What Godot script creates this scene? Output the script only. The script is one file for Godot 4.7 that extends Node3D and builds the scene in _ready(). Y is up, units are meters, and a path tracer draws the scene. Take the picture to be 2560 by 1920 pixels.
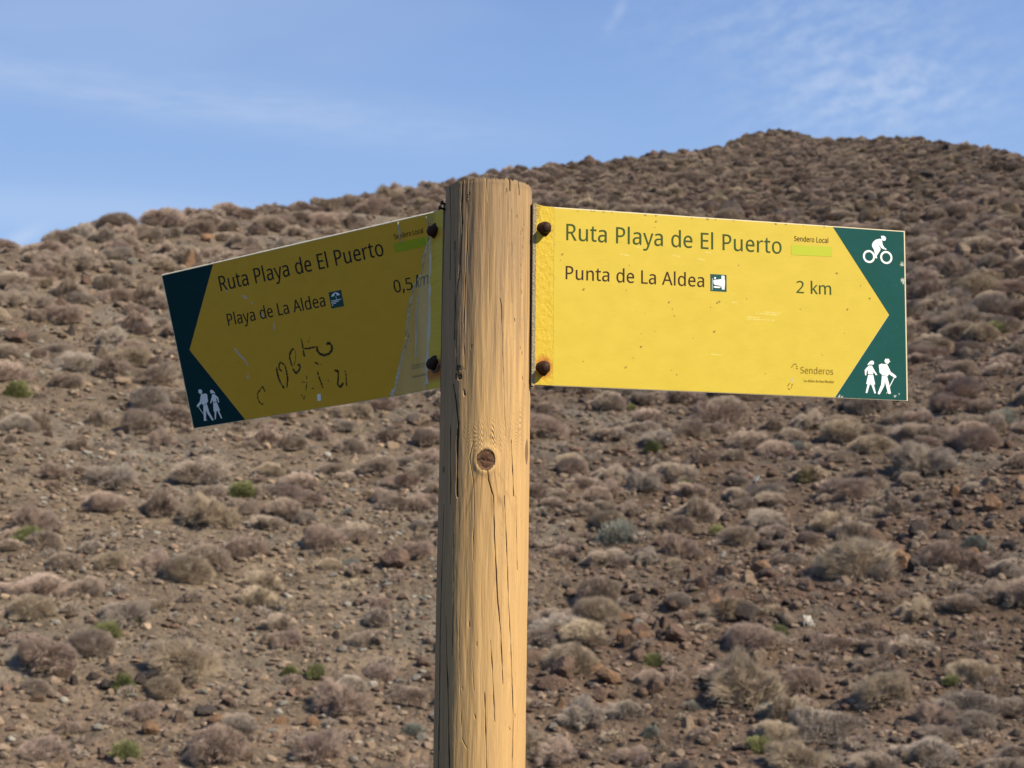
extends Node3D

# A wooden trail post with two yellow arrow signs in front of a dry volcanic hillside.
const EYE := Vector3(0.0, 1.55, 0.0)
const PITCH := 8.0
const R0 := 14.0
const SLOPE := [-110.0, .30, -40.0, .38, -16.5, .385, -8.0, .375, 0.0, .36, 9.0, .34, 16.5, .345, 40.0, .35, 110.0, .30]
# bearing and elevation of the crest of the hill, degrees
const CREST := [-110.00, 0.00, -70.00, 3.00, -40.00, 9.00, -25.00, 10.98, -16.79, 11.55, -15.19, 12.13, -13.68, 12.59, -11.49, 13.02, -8.88, 13.43, -7.01, 13.48, -3.79, 14.10, -1.36, 14.67, 0.27, 14.90, 2.31, 15.12, 4.35, 15.30, 6.24, 15.48, 7.05, 15.56, 7.72, 15.85, 8.39, 16.02, 9.00, 16.10, 9.59, 15.96, 10.25, 15.74, 11.43, 15.65, 13.25, 15.56, 14.53, 15.34, 15.54, 15.06, 16.91, 14.71, 22.00, 14.00, 40.00, 12.00, 70.00, 6.00, 110.00, 0.00]

var rng := RandomNumberGenerator.new()
var nz := FastNoiseLite.new()
var nz2 := FastNoiseLite.new()
var used := {}
var labels := {}

# ------------------------------------------------------------------ helpers
func lin(r: float, g: float, b: float) -> Color:
	return Color(r, g, b).linear_to_srgb()

func mat(c: Color, rough := 0.9, vcol := false) -> StandardMaterial3D:
	var m := StandardMaterial3D.new()
	m.albedo_color = c
	m.roughness = rough
	m.metallic_specular = 0.3
	m.vertex_color_use_as_albedo = vcol
	return m

func numbered(called: String) -> String:
	var n: int = used.get(called, -1) + 1
	used[called] = n
	return called if n == 0 else "%s_%03d" % [called, n]

func tag(o: Node, label: String, category: String, group := "", kind := "") -> void:
	if label: o.set_meta("label", label)
	if category: o.set_meta("category", category)
	if group: o.set_meta("group", group)
	if kind: o.set_meta("kind", kind)

func thing(called: String, label: String, category: String, at: Transform3D, group := "") -> Node3D:
	var o := Node3D.new()
	o.name = numbered(called)
	add_child(o)
	o.transform = at
	tag(o, label, category, group)
	return o

func part(called: String, m: Mesh, material: Material, parent: Node, label := "") -> MeshInstance3D:
	var o := MeshInstance3D.new()
	o.mesh = m
	o.material_override = material
	var n := 0
	var full := called
	while parent.has_node(NodePath(full)):
		n += 1
		full = "%s_%03d" % [called, n]
	o.name = full
	parent.add_child(o)
	if label: o.set_meta("label", label)
	return o

func array_mesh(v: PackedVector3Array, n: PackedVector3Array, c := PackedColorArray()) -> ArrayMesh:
	var a := []
	a.resize(Mesh.ARRAY_MAX)
	a[Mesh.ARRAY_VERTEX] = v
	a[Mesh.ARRAY_NORMAL] = n
	if c.size(): a[Mesh.ARRAY_COLOR] = c
	var m := ArrayMesh.new()
	m.add_surface_from_arrays(Mesh.PRIMITIVE_TRIANGLES, a)
	return m

func st_new() -> SurfaceTool:
	var st := SurfaceTool.new()
	st.begin(Mesh.PRIMITIVE_TRIANGLES)
	st.set_smooth_group(-1)
	return st

func done(st: SurfaceTool) -> ArrayMesh:
	st.generate_normals()
	return st.commit()

# a, b, c, d counter-clockwise seen from outside
func quad(st: SurfaceTool, a: Vector3, b: Vector3, c: Vector3, d: Vector3) -> void:
	for p in [a, c, b, a, d, c]: st.add_vertex(p)

func lathe(profile: Array, axis: Vector3, at: Vector3, sides := 20, wobble := 0.0) -> ArrayMesh:
	var st := SurfaceTool.new()
	st.begin(Mesh.PRIMITIVE_TRIANGLES)
	st.set_smooth_group(0)
	var u := axis.cross(Vector3.UP if absf(axis.y) < 0.9 else Vector3.RIGHT).normalized()
	var w := axis.cross(u).normalized()
	for i in profile.size() - 1:
		for k in sides:
			var q := []
			for e in [[i, k], [i, k + 1], [i + 1, k + 1], [i + 1, k]]:
				var t: float = TAU * (e[1] % sides) / sides
				var r: float = profile[e[0]].x * (1.0 + wobble * nz2.get_noise_2d(cos(t) * 60.0 + e[0] * 17.0, sin(t) * 60.0))
				q.append(at + axis * profile[e[0]].y + (u * cos(t) + w * sin(t)) * r)
			quad(st, q[0], q[1], q[2], q[3])
	st.generate_normals()
	return st.commit()

func tube(pts: Array, r: float, sides := 6) -> ArrayMesh:
	var st := SurfaceTool.new()
	st.begin(Mesh.PRIMITIVE_TRIANGLES)
	st.set_smooth_group(0)
	var rings := []
	for i in pts.size():
		var d: Vector3 = (pts[mini(i + 1, pts.size() - 1)] - pts[maxi(i - 1, 0)]).normalized()
		var u := d.cross(Vector3(0.31, 0.83, 0.47)).normalized()
		var w := d.cross(u)
		var ring := []
		for k in sides: ring.append(pts[i] + (u * cos(TAU * k / sides) + w * sin(TAU * k / sides)) * r)
		rings.append(ring)
	for i in pts.size() - 1:
		for k in sides:
			quad(st, rings[i][k], rings[i][(k + 1) % sides], rings[i + 1][(k + 1) % sides], rings[i + 1][k])
	for k in range(1, sides - 1):
		for p in [rings[0][0], rings[0][k], rings[0][k + 1]]: st.add_vertex(p)
		for p in [rings[-1][0], rings[-1][k + 1], rings[-1][k]]: st.add_vertex(p)
	st.generate_normals()
	return st.commit()

func lut(t: Array, x: float) -> float:
	var n := t.size() / 2
	if x <= t[0]: return t[1]
	for i in range(1, n):
		if x < t[i * 2]:
			var f: float = (x - t[i * 2 - 2]) / (t[i * 2] - t[i * 2 - 2])
			return lerpf(t[i * 2 - 1], t[i * 2 + 1], f)
	return t[n * 2 - 1]

# ------------------------------------------------------------------ the shape of the ground
func crest_r(az: float) -> float:
	var s := lut(SLOPE, az)
	return (1.55 + s * R0) / (s - tan(deg_to_rad(lut(CREST, az))))

func ledge(x: float, z: float) -> float:   # 1 on the rocky band that crosses the foot of the slope on the right
	var p := Vector2(x, z)
	var best := 99.0
	var c := [Vector2(0.2, -16.9), Vector2(1.5, -17.9), Vector2(2.8, -19.3), Vector2(4.6, -20.7), Vector2(6.8, -22.2), Vector2(9.5, -24.0)]
	for i in c.size() - 1:
		best = minf(best, p.distance_to(Geometry2D.get_closest_point_to_segment(p, c[i], c[i + 1])))
	return clampf(1.35 - best * 0.95, 0.0, 1.0)

func ground(x: float, z: float, fine := true) -> float:
	var az := rad_to_deg(atan2(x, -z))
	var r := Vector2(x, z).length()
	var h := 0.0
	if absf(az) < 110.0 and r > R0 - 2.0:
		var s := lut(SLOPE, az)
		var rc := crest_r(az)
		var soft := minf(5.0, (rc - R0) * 0.4)
		if r < R0 + 2.0:
			h = s * pow(r - R0 + 2.0, 2.0) / 8.0
		elif r < rc:
			h = s * (r - R0)
		else:
			var q := r - rc
			h = s * (rc - R0) + (s * q - (s + 0.2) * q * q / (2.0 * soft) if q < soft else s * soft - (s + 0.2) * soft / 2.0 - 0.2 * (q - soft))
			h = maxf(h, -0.6)
	if fine and r > 3.0:
		var k := smoothstep(3.0, 15.0, r) * (1.0 - smoothstep(150.0, 300.0, r))
		h += k * (0.13 * nz.get_noise_2d(x * 22.0, z * 22.0) + 0.075 * nz.get_noise_2d(x * 95.0 + 40.0, z * 95.0))
		if r < 32.0:
			var l := ledge(x, z)
			h += l * (0.16 * absf(nz.get_noise_2d(x * 70.0, z * 70.0 + 9.0)) + 0.05)
	return h

func grade(x: float, z: float) -> float:   # 0 tan soil on the left flank, 1 brown soil on the right flank
	return clampf(smoothstep(-0.12, 0.10, atan2(x, -z) + 0.10 * nz.get_noise_2d(x * 6.0, z * 6.0)), 0.0, 1.0)

func screen(p: Vector3) -> Vector2:   # where a point shows in the photograph (2560 x 1920): used to rank sizes and to word labels only
	var d := p - EYE
	var t := deg_to_rad(PITCH)
	var y := d.y * cos(t) + d.z * sin(t)
	var z := -(-d.y * sin(t) + d.z * cos(t))
	if z < 0.1: return Vector2(-9999, -9999)
	return Vector2(1280.0 + 4330.0 * d.x / z, 960.0 - 4330.0 * y / z)

# ------------------------------------------------------------------ start
func _ready() -> void:
	rng.seed = 20240117
	nz.seed = 11
	nz.noise_type = FastNoiseLite.TYPE_SIMPLEX_SMOOTH
	nz.frequency = 0.01
	nz.fractal_octaves = 4
	nz2.seed = 5
	nz2.noise_type = FastNoiseLite.TYPE_SIMPLEX
	nz2.frequency = 0.01
	nz2.fractal_octaves = 2
	make_view()
	make_terrain()
	make_post()
	make_signs()
	make_hillside()

func make_view() -> void:
	var cam := Camera3D.new()
	cam.name = "camera"
	cam.position = EYE
	cam.rotation_degrees = Vector3(PITCH, 0, 0)
	cam.keep_aspect = Camera3D.KEEP_HEIGHT
	cam.near = 0.1
	cam.far = 9000.0
	var lens := CameraAttributesPhysical.new()
	lens.frustum_focal_length = 54.128
	lens.frustum_focus_distance = 1.93
	lens.frustum_near = 0.1
	lens.frustum_far = 9000.0
	lens.exposure_aperture = 17.0
	cam.attributes = lens
	cam.fov = 25.0
	add_child(cam)
	cam.current = true

	var env := Environment.new()
	env.background_mode = Environment.BG_SKY
	env.tonemap_mode = Environment.TONE_MAPPER_LINEAR
	env.tonemap_exposure = 1.55
	env.sdfgi_enabled = true
	env.ssao_enabled = true
	env.ssil_enabled = true
	var sky := Sky.new()
	var pano := PanoramaSkyMaterial.new()
	pano.panorama = ImageTexture.create_from_image(sky_image())
	sky.sky_material = pano
	env.sky = sky
	var we := WorldEnvironment.new()
	we.name = "environment"
	we.environment = env
	add_child(we)

	var sun := DirectionalLight3D.new()
	sun.name = "sun"
	sun.light_energy = 1.6
	sun.light_color = Color(1.0, 0.95, 0.87)
	sun.light_angular_distance = 0.5
	sun.shadow_enabled = true
	var az := deg_to_rad(57.0)
	var el := deg_to_rad(40.0)
	var to_sun := Vector3(sin(az) * cos(el), sin(el), cos(az) * cos(el))
	sun.look_at_from_position(to_sun * 50.0, Vector3.ZERO, Vector3.UP)
	add_child(sun)

func cloud(dir: Vector3, az: float, el: float) -> float:
	# thin high cloud: long streaks everywhere, a soft pale band low on one side, fine ripples on the other
	var s := nz.get_noise_3d(dir.x * 120.0 + 7.0, dir.y * 620.0, dir.z * 120.0)
	var c := 0.20 * smoothstep(-0.05, 0.5, s)
	var b := el - (17.3 - (az + 16.0) * 0.075 + 0.25 * nz.get_noise_2d(az * 9.0, 3.0))
	c += 0.23 * exp(-b * b / (0.5 if b < 0.0 else 0.9)) * (1.0 - smoothstep(-8.0, 6.0, az)) * (0.8 + 0.35 * nz.get_noise_2d(az * 7.0, el * 60.0) + 0.5 * nz.get_noise_2d(az * 40.0 + el * 20.0, el * 420.0)) * smoothstep(-60.0, -30.0, az)
	var w := el - 13.6 - 0.02 * az
	c += 0.18 * exp(-w * w / 0.6) * (1.0 - smoothstep(-14.0, -4.0, az))
	var u := az * 0.8 + el * 1.1
	var v := el - az * 0.32
	var rip := nz.get_noise_2d(u * 45.0, v * 160.0) + 0.5 * nz.get_noise_2d(u * 160.0, v * 420.0 + 90.0) + 0.35 * nz.get_noise_2d(u * 420.0, v * 1500.0 + 20.0)
	var zone := exp(-pow((az - 12.3) / 4.0, 2.0)) * exp(-pow((el - 17.2) / 1.6, 2.0)) + 0.5 * exp(-pow((az - 10.0) / 5.0, 2.0)) * exp(-pow((el - 19.6) / 1.2, 2.0))
	c += 0.42 * zone * clampf(0.42 + rip * 0.85, 0.0, 1.0)
	var wx := az - 3.55 - (el - 19.9) * 0.55
	c += 0.22 * exp(-wx * wx / 0.05) * exp(-pow((el - 20.0) / 0.5, 2.0)) * (0.6 + 0.8 * nz.get_noise_2d(az * 90.0, el * 90.0))
	var lx := el - 12.3 - (az + 16.2) * 0.5
	c += 0.3 * exp(-lx * lx / 0.06) * exp(-pow((az + 16.2) / 0.7, 2.0))
	return clampf(c, 0.0, 0.8)

func sky_image() -> Image:
	var w := 4096
	var h := 2048
	var im := Image.create(w, h, false, Image.FORMAT_RGBF)
	var hor := Vector3(0.40, 0.57, 0.84)
	var low := Vector3(0.335, 0.525, 0.865)
	var mid := Vector3(0.222, 0.370, 0.705)
	var top := Vector3(0.085, 0.19, 0.50)
	for y in h:
		var el := 90.0 - (y + 0.5) * 180.0 / h
		var c: Vector3
		if el < 0.0:
			c = Vector3(0.20, 0.17, 0.14)
		elif el < 12.0:
			c = hor.lerp(low, el / 12.0)
		elif el < 21.0:
			c = low.lerp(mid, (el - 12.0) / 9.0)
		else:
			c = mid.lerp(top, pow((el - 21.0) / 69.0, 0.7))
		if el < 8.0 or el > 60.0:
			im.fill_rect(Rect2i(0, y, w, 1), Color(c.x, c.y, c.z) * (1.0 / 1.55))
			continue
		var ce := cos(deg_to_rad(el))
		var se := sin(deg_to_rad(el))
		var q := c
		for x in w:
			if x > w / 8 and x < w * 7 / 8 and x % 6 != 0:   # coarser away from the view
				im.set_pixel(x, y, Color(q.x, q.y, q.z) * (1.0 / 1.55))
				continue
			var a := wrapf((x + 0.5) / w * 360.0, -180.0, 180.0)   # the picture starts straight ahead
			var ar := deg_to_rad(a)
			var k := cloud(Vector3(sin(ar) * ce, se, -cos(ar) * ce), a, el)
			q = c.lerp(Vector3(0.72, 0.80, 0.93), k)
			im.set_pixel(x, y, Color(q.x, q.y, q.z) * (1.0 / 1.55))
	return im

# ------------------------------------------------------------------ terrain
func noise_tex(freq: float, oct: int, lo: Color, hi: Color, size := 512, sd := 3, cell := false) -> NoiseTexture2D:
	var n := FastNoiseLite.new()
	n.seed = sd
	n.frequency = freq
	n.fractal_octaves = oct
	if cell:
		n.noise_type = FastNoiseLite.TYPE_CELLULAR
		n.cellular_return_type = FastNoiseLite.RETURN_CELL_VALUE
	var t := NoiseTexture2D.new()
	t.width = size
	t.height = size
	t.seamless = true
	t.noise = n
	var g := Gradient.new()
	g.set_color(0, lo)
	g.set_color(1, hi)
	t.color_ramp = g
	return t

func soil(x: float, z: float) -> Color:
	var g := grade(x, z)
	var n := nz.get_noise_2d(x * 30.0, z * 30.0 + 500.0)
	var n2 := nz.get_noise_2d(x * 140.0 + 80.0, z * 140.0)
	var c := Vector3(0.205, 0.160, 0.112).lerp(Vector3(0.130, 0.092, 0.064), g)
	c = c.lerp(Vector3(0.225, 0.205, 0.170), clampf(n * 1.0, 0.0, 0.6))
	c = c.lerp(Vector3(0.175, 0.135, 0.100), clampf(-n * 1.1, 0.0, 0.5))
	var r := Vector2(x, z).length()
	if r < 13.9: c = c.lerp(Vector3(0.055, 0.052, 0.05), smoothstep(13.9, 13.2, r))   # unseen dark ground, added to cut bounce light onto the shaded sign
	if r < 32.0: c = c.lerp(Vector3(0.135, 0.088, 0.062), ledge(x, z) * 0.7)
	if r < 19.0 and r > 13.5: c = c.lerp(Vector3(0.205, 0.140, 0.098), smoothstep(18.0, 15.5, r) * clampf(0.3 + n2, 0.0, 0.5))
	c *= 1.0 + 0.5 * n2
	return Color(c.x, c.y, c.z)

func make_terrain() -> void:
	var azs := PackedFloat32Array()
	var a := -180.0
	while a < 180.0:
		azs.append(a)
		var k := absf(a + 0.001)
		a += 0.13 if k < 19.0 else (0.4 if k < 44.0 else (2.0 if k < 60.0 else 6.0))
	azs.append(180.0)
	var rs := PackedFloat32Array([0.4, 1.5, 3.0, 5.0, 7.0, 9.0, 11.0, 12.0])
	var r := 13.0
	while r < 165.0:
		rs.append(r)
		r *= 1.0055
	for e in [170.0, 180.0, 195.0, 215.0, 240.0, 280.0, 340.0, 450.0, 700.0, 1200.0, 2500.0, 6000.0]: rs.append(e)
	var st := SurfaceTool.new()
	st.begin(Mesh.PRIMITIVE_TRIANGLES)
	for i in rs.size():
		for j in azs.size():
			var t := deg_to_rad(azs[j])
			var x := sin(t) * rs[i]
			var z := -cos(t) * rs[i]
			st.set_color(soil(x, z))
			st.add_vertex(Vector3(x, ground(x, z), z))
	var n := azs.size()
	for i in rs.size() - 1:
		for j in n - 1:
			var p := i * n + j
			for q in [p, p + n, p + 1, p + 1, p + n, p + n + 1]: st.add_index(q)
	for j in n - 1: pass
	st.generate_normals()
	var m := mat(Color.WHITE, 0.95, true)
	m.albedo_texture = noise_tex(0.02, 5, Color(0.60, 0.60, 0.60), Color(1.0, 0.98, 0.95), 1024, 3)
	m.uv1_triplanar = true
	m.uv1_world_triplanar = true
	m.uv1_scale = Vector3(0.41, 0.41, 0.41)
	m.heightmap_enabled = true
	m.heightmap_scale = 3.0
	m.heightmap_texture = noise_tex(0.03, 4, Color.BLACK, Color.WHITE, 1024, 9)
	var o := part("hillside_ground", st.commit(), m, self)
	tag(o, "bare stony brown volcanic soil of the hillside", "ground", "", "structure")

# ------------------------------------------------------------------ the wooden post
const CRACKS := [
	[2.4, 3.0, [-36, 2.051, -37, 2.017, -35, 1.999]], [1.2, 1.5, [-35, 1.999, -38, 1.944, -43, 1.907, -38, 1.831]],
	[1.0, 1.2, [-28, 2.026, -28, 1.962, -30, 1.889, -27, 1.833]], [2.2, 2.5, [-44, 1.817, -39, 1.799, -34, 1.773, -35, 1.750, -34, 1.693]],
	[0.8, 1.0, [17, 1.914, 19, 1.907, 22, 1.853, 26, 1.786, 27, 1.759]], [1.0, 1.2, [36, 1.755, 41, 1.693]],
	[1.1, 1.6, [5, 1.721, 6, 1.711, 13, 1.693, 15, 1.648, 20, 1.582, 25, 1.545, 29, 1.489]], [0.9, 1.2, [27, 1.693, 29, 1.667, 36, 1.573, 41, 1.524, 46, 1.454, 46, 1.400]],
	[0.7, 0.8, [44, 1.693, 49, 1.612]], [1.0, 1.0, [-14, 1.753, -18, 1.735, -13, 1.713, -11, 1.694, -11, 1.623]],
	[1.4, 2.0, [-48, 1.771, -45, 1.694, -46, 1.684]], [1.5, 2.0, [-59, 1.684, -62, 1.612, -62, 1.533, -59, 1.400]],
	[1.5, 2.0, [-50, 1.562, -43, 1.489, -37, 1.400]], [1.0, 1.2, [-38, 1.652, -36, 1.595, -37, 1.519]], [1.0, 1.0, [12, 1.536, 15, 1.504, 19, 1.449]],
	[1.1, 1.2, [6, 1.480, 10, 1.400]], [0.7, 0.7, [-10, 1.515, -7, 1.483]], [0.9, 0.5, [-27, 1.580, -27, 1.533, -25, 1.489, -21, 1.431, -14, 1.421]],
	[1.3, 2.0, [29, 2.051, 29, 2.037]], [1.3, 2.0, [42, 2.050, 44, 2.032]], [0.6, 0.7, [32, 2.016, 34, 1.908]], [0.6, 0.7, [2, 1.969, 4, 1.908]],
	[1.3, 1.5, [-47, 1.979, -44, 1.908, -44, 1.867]], [1.5, 1.5, [-63, 2.047, -58, 1.999, -57, 1.935]], [0.8, 1.0, [-3, 2.051, -3, 2.040]],
]
const PITS := [-28, 2.033, -26, 2.036, -31, 2.029, 24, 2.040, 23, 2.037, 54, 2.001, 40, 2.009, 50, 1.994, 53, 1.983, 48, 1.990, 51, 1.974, 48, 1.953, 49, 1.935, 50, 1.923, 38, 1.891, 49, 1.860, 52, 1.853, 54, 1.826, 59, 1.817, -18, 1.861, -27, 1.809, -14, 1.555, -5, 1.534, -37, 1.524, -22, 1.486, 40, 1.444, 49, 1.457, -5, 1.457]
const PW := 640
const PH := 1024
const PY0 := 1.376
const PY1 := 2.060
var pit := PackedFloat32Array()   # crack depth in mm on the front of the post, PW x PH

func post_radius(y: float) -> float:
	return lut([1.4, 0.0497, 1.8, 0.0496, 1.95, 0.0489, 2.05, 0.0482], y)

func post_axis(y: float) -> Vector3:
	return Vector3(-0.0568 + 0.0152 * y, y, -1.902)

func px_of(th: float) -> float: return (th + 95.0) / 190.0 * PW
func on_front(th: float, y: float) -> float:   # where a mark measured against the post axis lies on its nearer face
	return 1.55 + (y - 1.55) * (1.0 - 0.0255 * cos(deg_to_rad(th)))

func py_of(y: float) -> float: return (PY1 - y) / (PY1 - PY0) * PH

func stamp(th: float, y: float, width: float, depth: float) -> void:
	var mmx := 165.0 / PW
	var mmy := (PY1 - PY0) * 1000.0 / PH
	var cx := px_of(th)
	var cy := py_of(on_front(th, y))
	var rx := ceili(width / mmx)
	var ry := ceili(width / mmy)
	for j in range(int(cy) - ry, int(cy) + ry + 1):
		if j < 0 or j >= PH: continue
		for i in range(int(cx) - rx, int(cx) + rx + 1):
			if i < 0 or i >= PW: continue
			var d := Vector2((i - cx) * mmx, (j - cy) * mmy).length() / (width * 0.5)
			if d < 1.0:
				var k := j * PW + i
				pit[k] = maxf(pit[k], depth * (1.0 - d * d))

func make_post() -> void:
	pit.resize(PW * PH)
	var r := RandomNumberGenerator.new()
	r.seed = 77
	var lines := CRACKS.duplicate()
	for i in 22:   # hairline checks along the grain
		var t := r.randf_range(-85.0, 85.0)
		var y := r.randf_range(1.38, 2.04)
		var l := r.randf_range(0.02, 0.12)
		lines.append([r.randf_range(0.35, 0.6), r.randf_range(0.10, 0.26), [t, y, t + r.randf_range(-1.0, 1.0), y - l * 0.5, t + r.randf_range(-1.5, 1.5), y - l]])
	for c in lines:
		var p: Array = c[2]
		for i in p.size() / 2 - 1:
			var n := maxi(2, int(absf(p[i * 2 + 3] - p[i * 2 + 1]) * 2200.0))
			for k in n:
				var f := float(k) / n
				var th: float = lerpf(p[i * 2], p[i * 2 + 2], f) + 0.25 * nz2.get_noise_2d(p[0] * 30.0, (lerpf(p[i * 2 + 1], p[i * 2 + 3], f)) * 4000.0)
				var y: float = lerpf(p[i * 2 + 1], p[i * 2 + 3], f)
				var g := clampf(0.9 + 0.5 * nz2.get_noise_2d(p[0] * 90.0, y * 2500.0), 0.65, 1.2)
				stamp(th, y, maxf(c[0] * 1.05 * g, 0.6), c[1] * g)
	for i in PITS.size() / 2:
		for k in 4: stamp(PITS[i * 2] + r.randf_range(-0.7, 0.7), PITS[i * 2 + 1] - k * 0.0011, r.randf_range(0.9, 1.7), 0.9)
	for i in 60: stamp(r.randf_range(38.0, 66.0), r.randf_range(1.78, 2.0), r.randf_range(0.5, 1.1), 0.5)
	# the torn hollow under the left crack
	for i in 30: stamp(-36.0 + r.randf_range(-4.0, 4.0), 1.829 + r.randf_range(-0.006, 0.009), r.randf_range(1.5, 3.2), r.randf_range(0.8, 3.0))
	for i in 10: stamp(-27.0 + r.randf_range(-1.0, 1.0), 1.809 + r.randf_range(-0.004, 0.002), 2.0, 1.2)

	var alb := Image.create(PW, PH, false, Image.FORMAT_RGB8)
	var hgt := Image.create(PW, PH, false, Image.FORMAT_RGB8)
	for j in PH:
		var y := PY1 - (j + 0.5) / PH * (PY1 - PY0)
		for i in PW:
			var th := (i + 0.5) / PW * 190.0 - 95.0
			var s := th * 0.868   # mm round the post
			# the grain bends round the knots
			var s2 := s
			var ring := 0.0
			for k in [[3.0, 1.7283, 10.5, 1.0], [68.0, 1.740, 9.0, 0.8], [-62.0, 1.722, 2.5, 0.5]]:
				var dx: float = s - k[0] * 0.868
				var dy: float = (y - k[1]) * 1000.0
				var sy: float = k[2] * (2.0 if dy > 0.0 else 4.2)
				var e := exp(-dy * dy / (2.0 * sy * sy))
				s2 -= signf(dx) * k[2] * e * exp(-absf(dx) / (k[2] * 2.0))
				ring = maxf(ring, exp(-(dx * dx + dy * dy) / (k[2] * k[2] * 4.5)))
			var warp := 2.6 * nz2.get_noise_2d(s2 * 7.0, y * 420.0)
			var q := s2 + warp
			var g1 := nz.get_noise_2d(q * 46.0, y * 180.0)
			var g2 := nz.get_noise_2d(q * 190.0 + 300.0, y * 900.0)
			var late := pow(0.5 + 0.5 * sin(q * 0.95 + 3.0 * nz2.get_noise_2d(q * 12.0, y * 160.0)), 3.0)
			var c := Vector3(0.475, 0.298, 0.122)
			c = c.lerp(Vector3(0.36, 0.200, 0.070), clampf(0.20 * late + 0.30 * maxf(g1, 0.0), 0.0, 0.7))
			c = c.lerp(Vector3(0.54, 0.365, 0.165), clampf(-g1 * 0.6, 0.0, 0.5))
			c *= 1.0 + 0.20 * g2
			# grey weathering towards the top; shade painted down the side away from the sun
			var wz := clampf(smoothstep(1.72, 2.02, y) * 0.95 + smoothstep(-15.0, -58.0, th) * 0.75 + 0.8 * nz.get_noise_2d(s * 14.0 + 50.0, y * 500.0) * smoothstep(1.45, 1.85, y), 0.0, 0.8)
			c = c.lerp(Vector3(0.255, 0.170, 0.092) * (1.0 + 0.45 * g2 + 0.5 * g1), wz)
			var st := nz.get_noise_2d(s * 60.0 + 900.0, y * 5200.0)
			if st > 0.42: c = c.lerp(Vector3(0.20, 0.16, 0.11), (st - 0.42) * 2.2 * smoothstep(0.0, 30.0, absf(th)))
			# the knots
			var kr := Vector2((s - 2.6) / 10.2, (y - 1.7283) * 1000.0 / 11.6).length()
			kr += 0.08 * nz2.get_noise_2d(s * 60.0, y * 6000.0)
			if kr < 1.0:
				c = Vector3(0.125, 0.068, 0.034) * (1.0 + 0.5 * sin(kr * 26.0) * 0.35 + 0.5 * nz.get_noise_2d(s * 240.0, y * 24000.0))
				if absf((y - 1.7278) * 1000.0 + 0.12 * s) < 0.8: c *= 0.35
			elif kr < 1.35:
				c = c.lerp(Vector3(0.56, 0.36, 0.15), 0.7 * (1.35 - kr) / 0.35)
			var kr2 := Vector2((s - 60.5) / 6.5, (y - 1.740) * 1000.0 / 14.0).length()
			if kr2 < 1.0: c = c.lerp(Vector3(0.15, 0.09, 0.05), 0.85)
			var kr3 := Vector2((s + 53.5) / 3.0, (y - 1.720) * 1000.0 / 3.6).length()
			if kr3 < 1.0: c = c.lerp(Vector3(0.12, 0.07, 0.035), 0.8)
			# dark curved lines of grain gathering under the knot
			var below := (1.7283 - y) * 1000.0
			if below > 8.0 and below < 80.0:
				var fan := (s - 2.6) / (5.0 + below * 0.22)
				var ln := pow(absf(sin(fan * 4.2 + 0.8 * nz2.get_noise_2d(s * 10.0, y * 700.0))), 10.0)
				c = c.lerp(Vector3(0.20, 0.10, 0.032), 0.85 * ln * exp(-fan * fan * 0.35) * smoothstep(80.0, 35.0, below) * smoothstep(8.0, 13.0, below))
			c = c.lerp(Vector3(0.13, 0.095, 0.060), 0.6 * smoothstep(2.028, 2.040, y) * clampf(0.6 + 1.5 * g1, 0.0, 1.0))
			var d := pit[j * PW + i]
			c = c.lerp(Vector3(0.055, 0.030, 0.015), clampf(d * 0.7, 0.0, 0.75))  # dirt and shade inside the cracks, both put into the colour
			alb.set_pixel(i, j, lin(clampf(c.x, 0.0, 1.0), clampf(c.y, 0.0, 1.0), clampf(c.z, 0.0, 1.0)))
			var hh := 0.62 + 0.012 * g1 + 0.018 * g2 - 0.010 * late - 0.13 * d
			# the rucked, torn grain above the knot
			var zone := exp(-pow((th - 12.0) / 30.0, 2.0)) * exp(-pow((y - 1.755) * 1000.0 / 15.0, 2.0)) + exp(-pow((th - 52.0) / 10.0, 2.0)) * exp(-pow((y - 1.768) * 1000.0 / 22.0, 2.0))
			var dd := (s * (1.0 if s > 6.0 else -0.75) + (y - 1.755) * 1000.0)
			hh += 0.15 * zone * (absf(sin(dd * 0.55 + 9.0 * nz2.get_noise_2d(s * 9.0, y * 700.0))) - 0.5) * (0.25 + 2.2 * maxf(0.0, nz.get_noise_2d(s * 16.0, y * 1600.0) + 0.15))
			hgt.set_pixel(i, j, Color(hh, hh, hh))
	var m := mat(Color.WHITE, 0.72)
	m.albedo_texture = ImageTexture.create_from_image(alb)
	m.heightmap_enabled = true
	m.heightmap_scale = 0.55
	m.heightmap_texture = ImageTexture.create_from_image(hgt)

	var ths := PackedFloat32Array()
	var t := -180.0
	while t < 180.0:
		ths.append(t)
		t += 0.6 if t >= -94.8 and t < 94.8 else 6.0
	ths.append(180.0)
	var ys := PackedFloat32Array([-0.25, 0.3, 0.8, 1.2, 1.34])
	var yy := 1.366
	while yy < 2.0360:
		ys.append(yy)
		yy += 0.0018
	ys.append(2.0373)
	var st := SurfaceTool.new()
	st.begin(Mesh.PRIMITIVE_TRIANGLES)
	var cols := ths.size()
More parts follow.
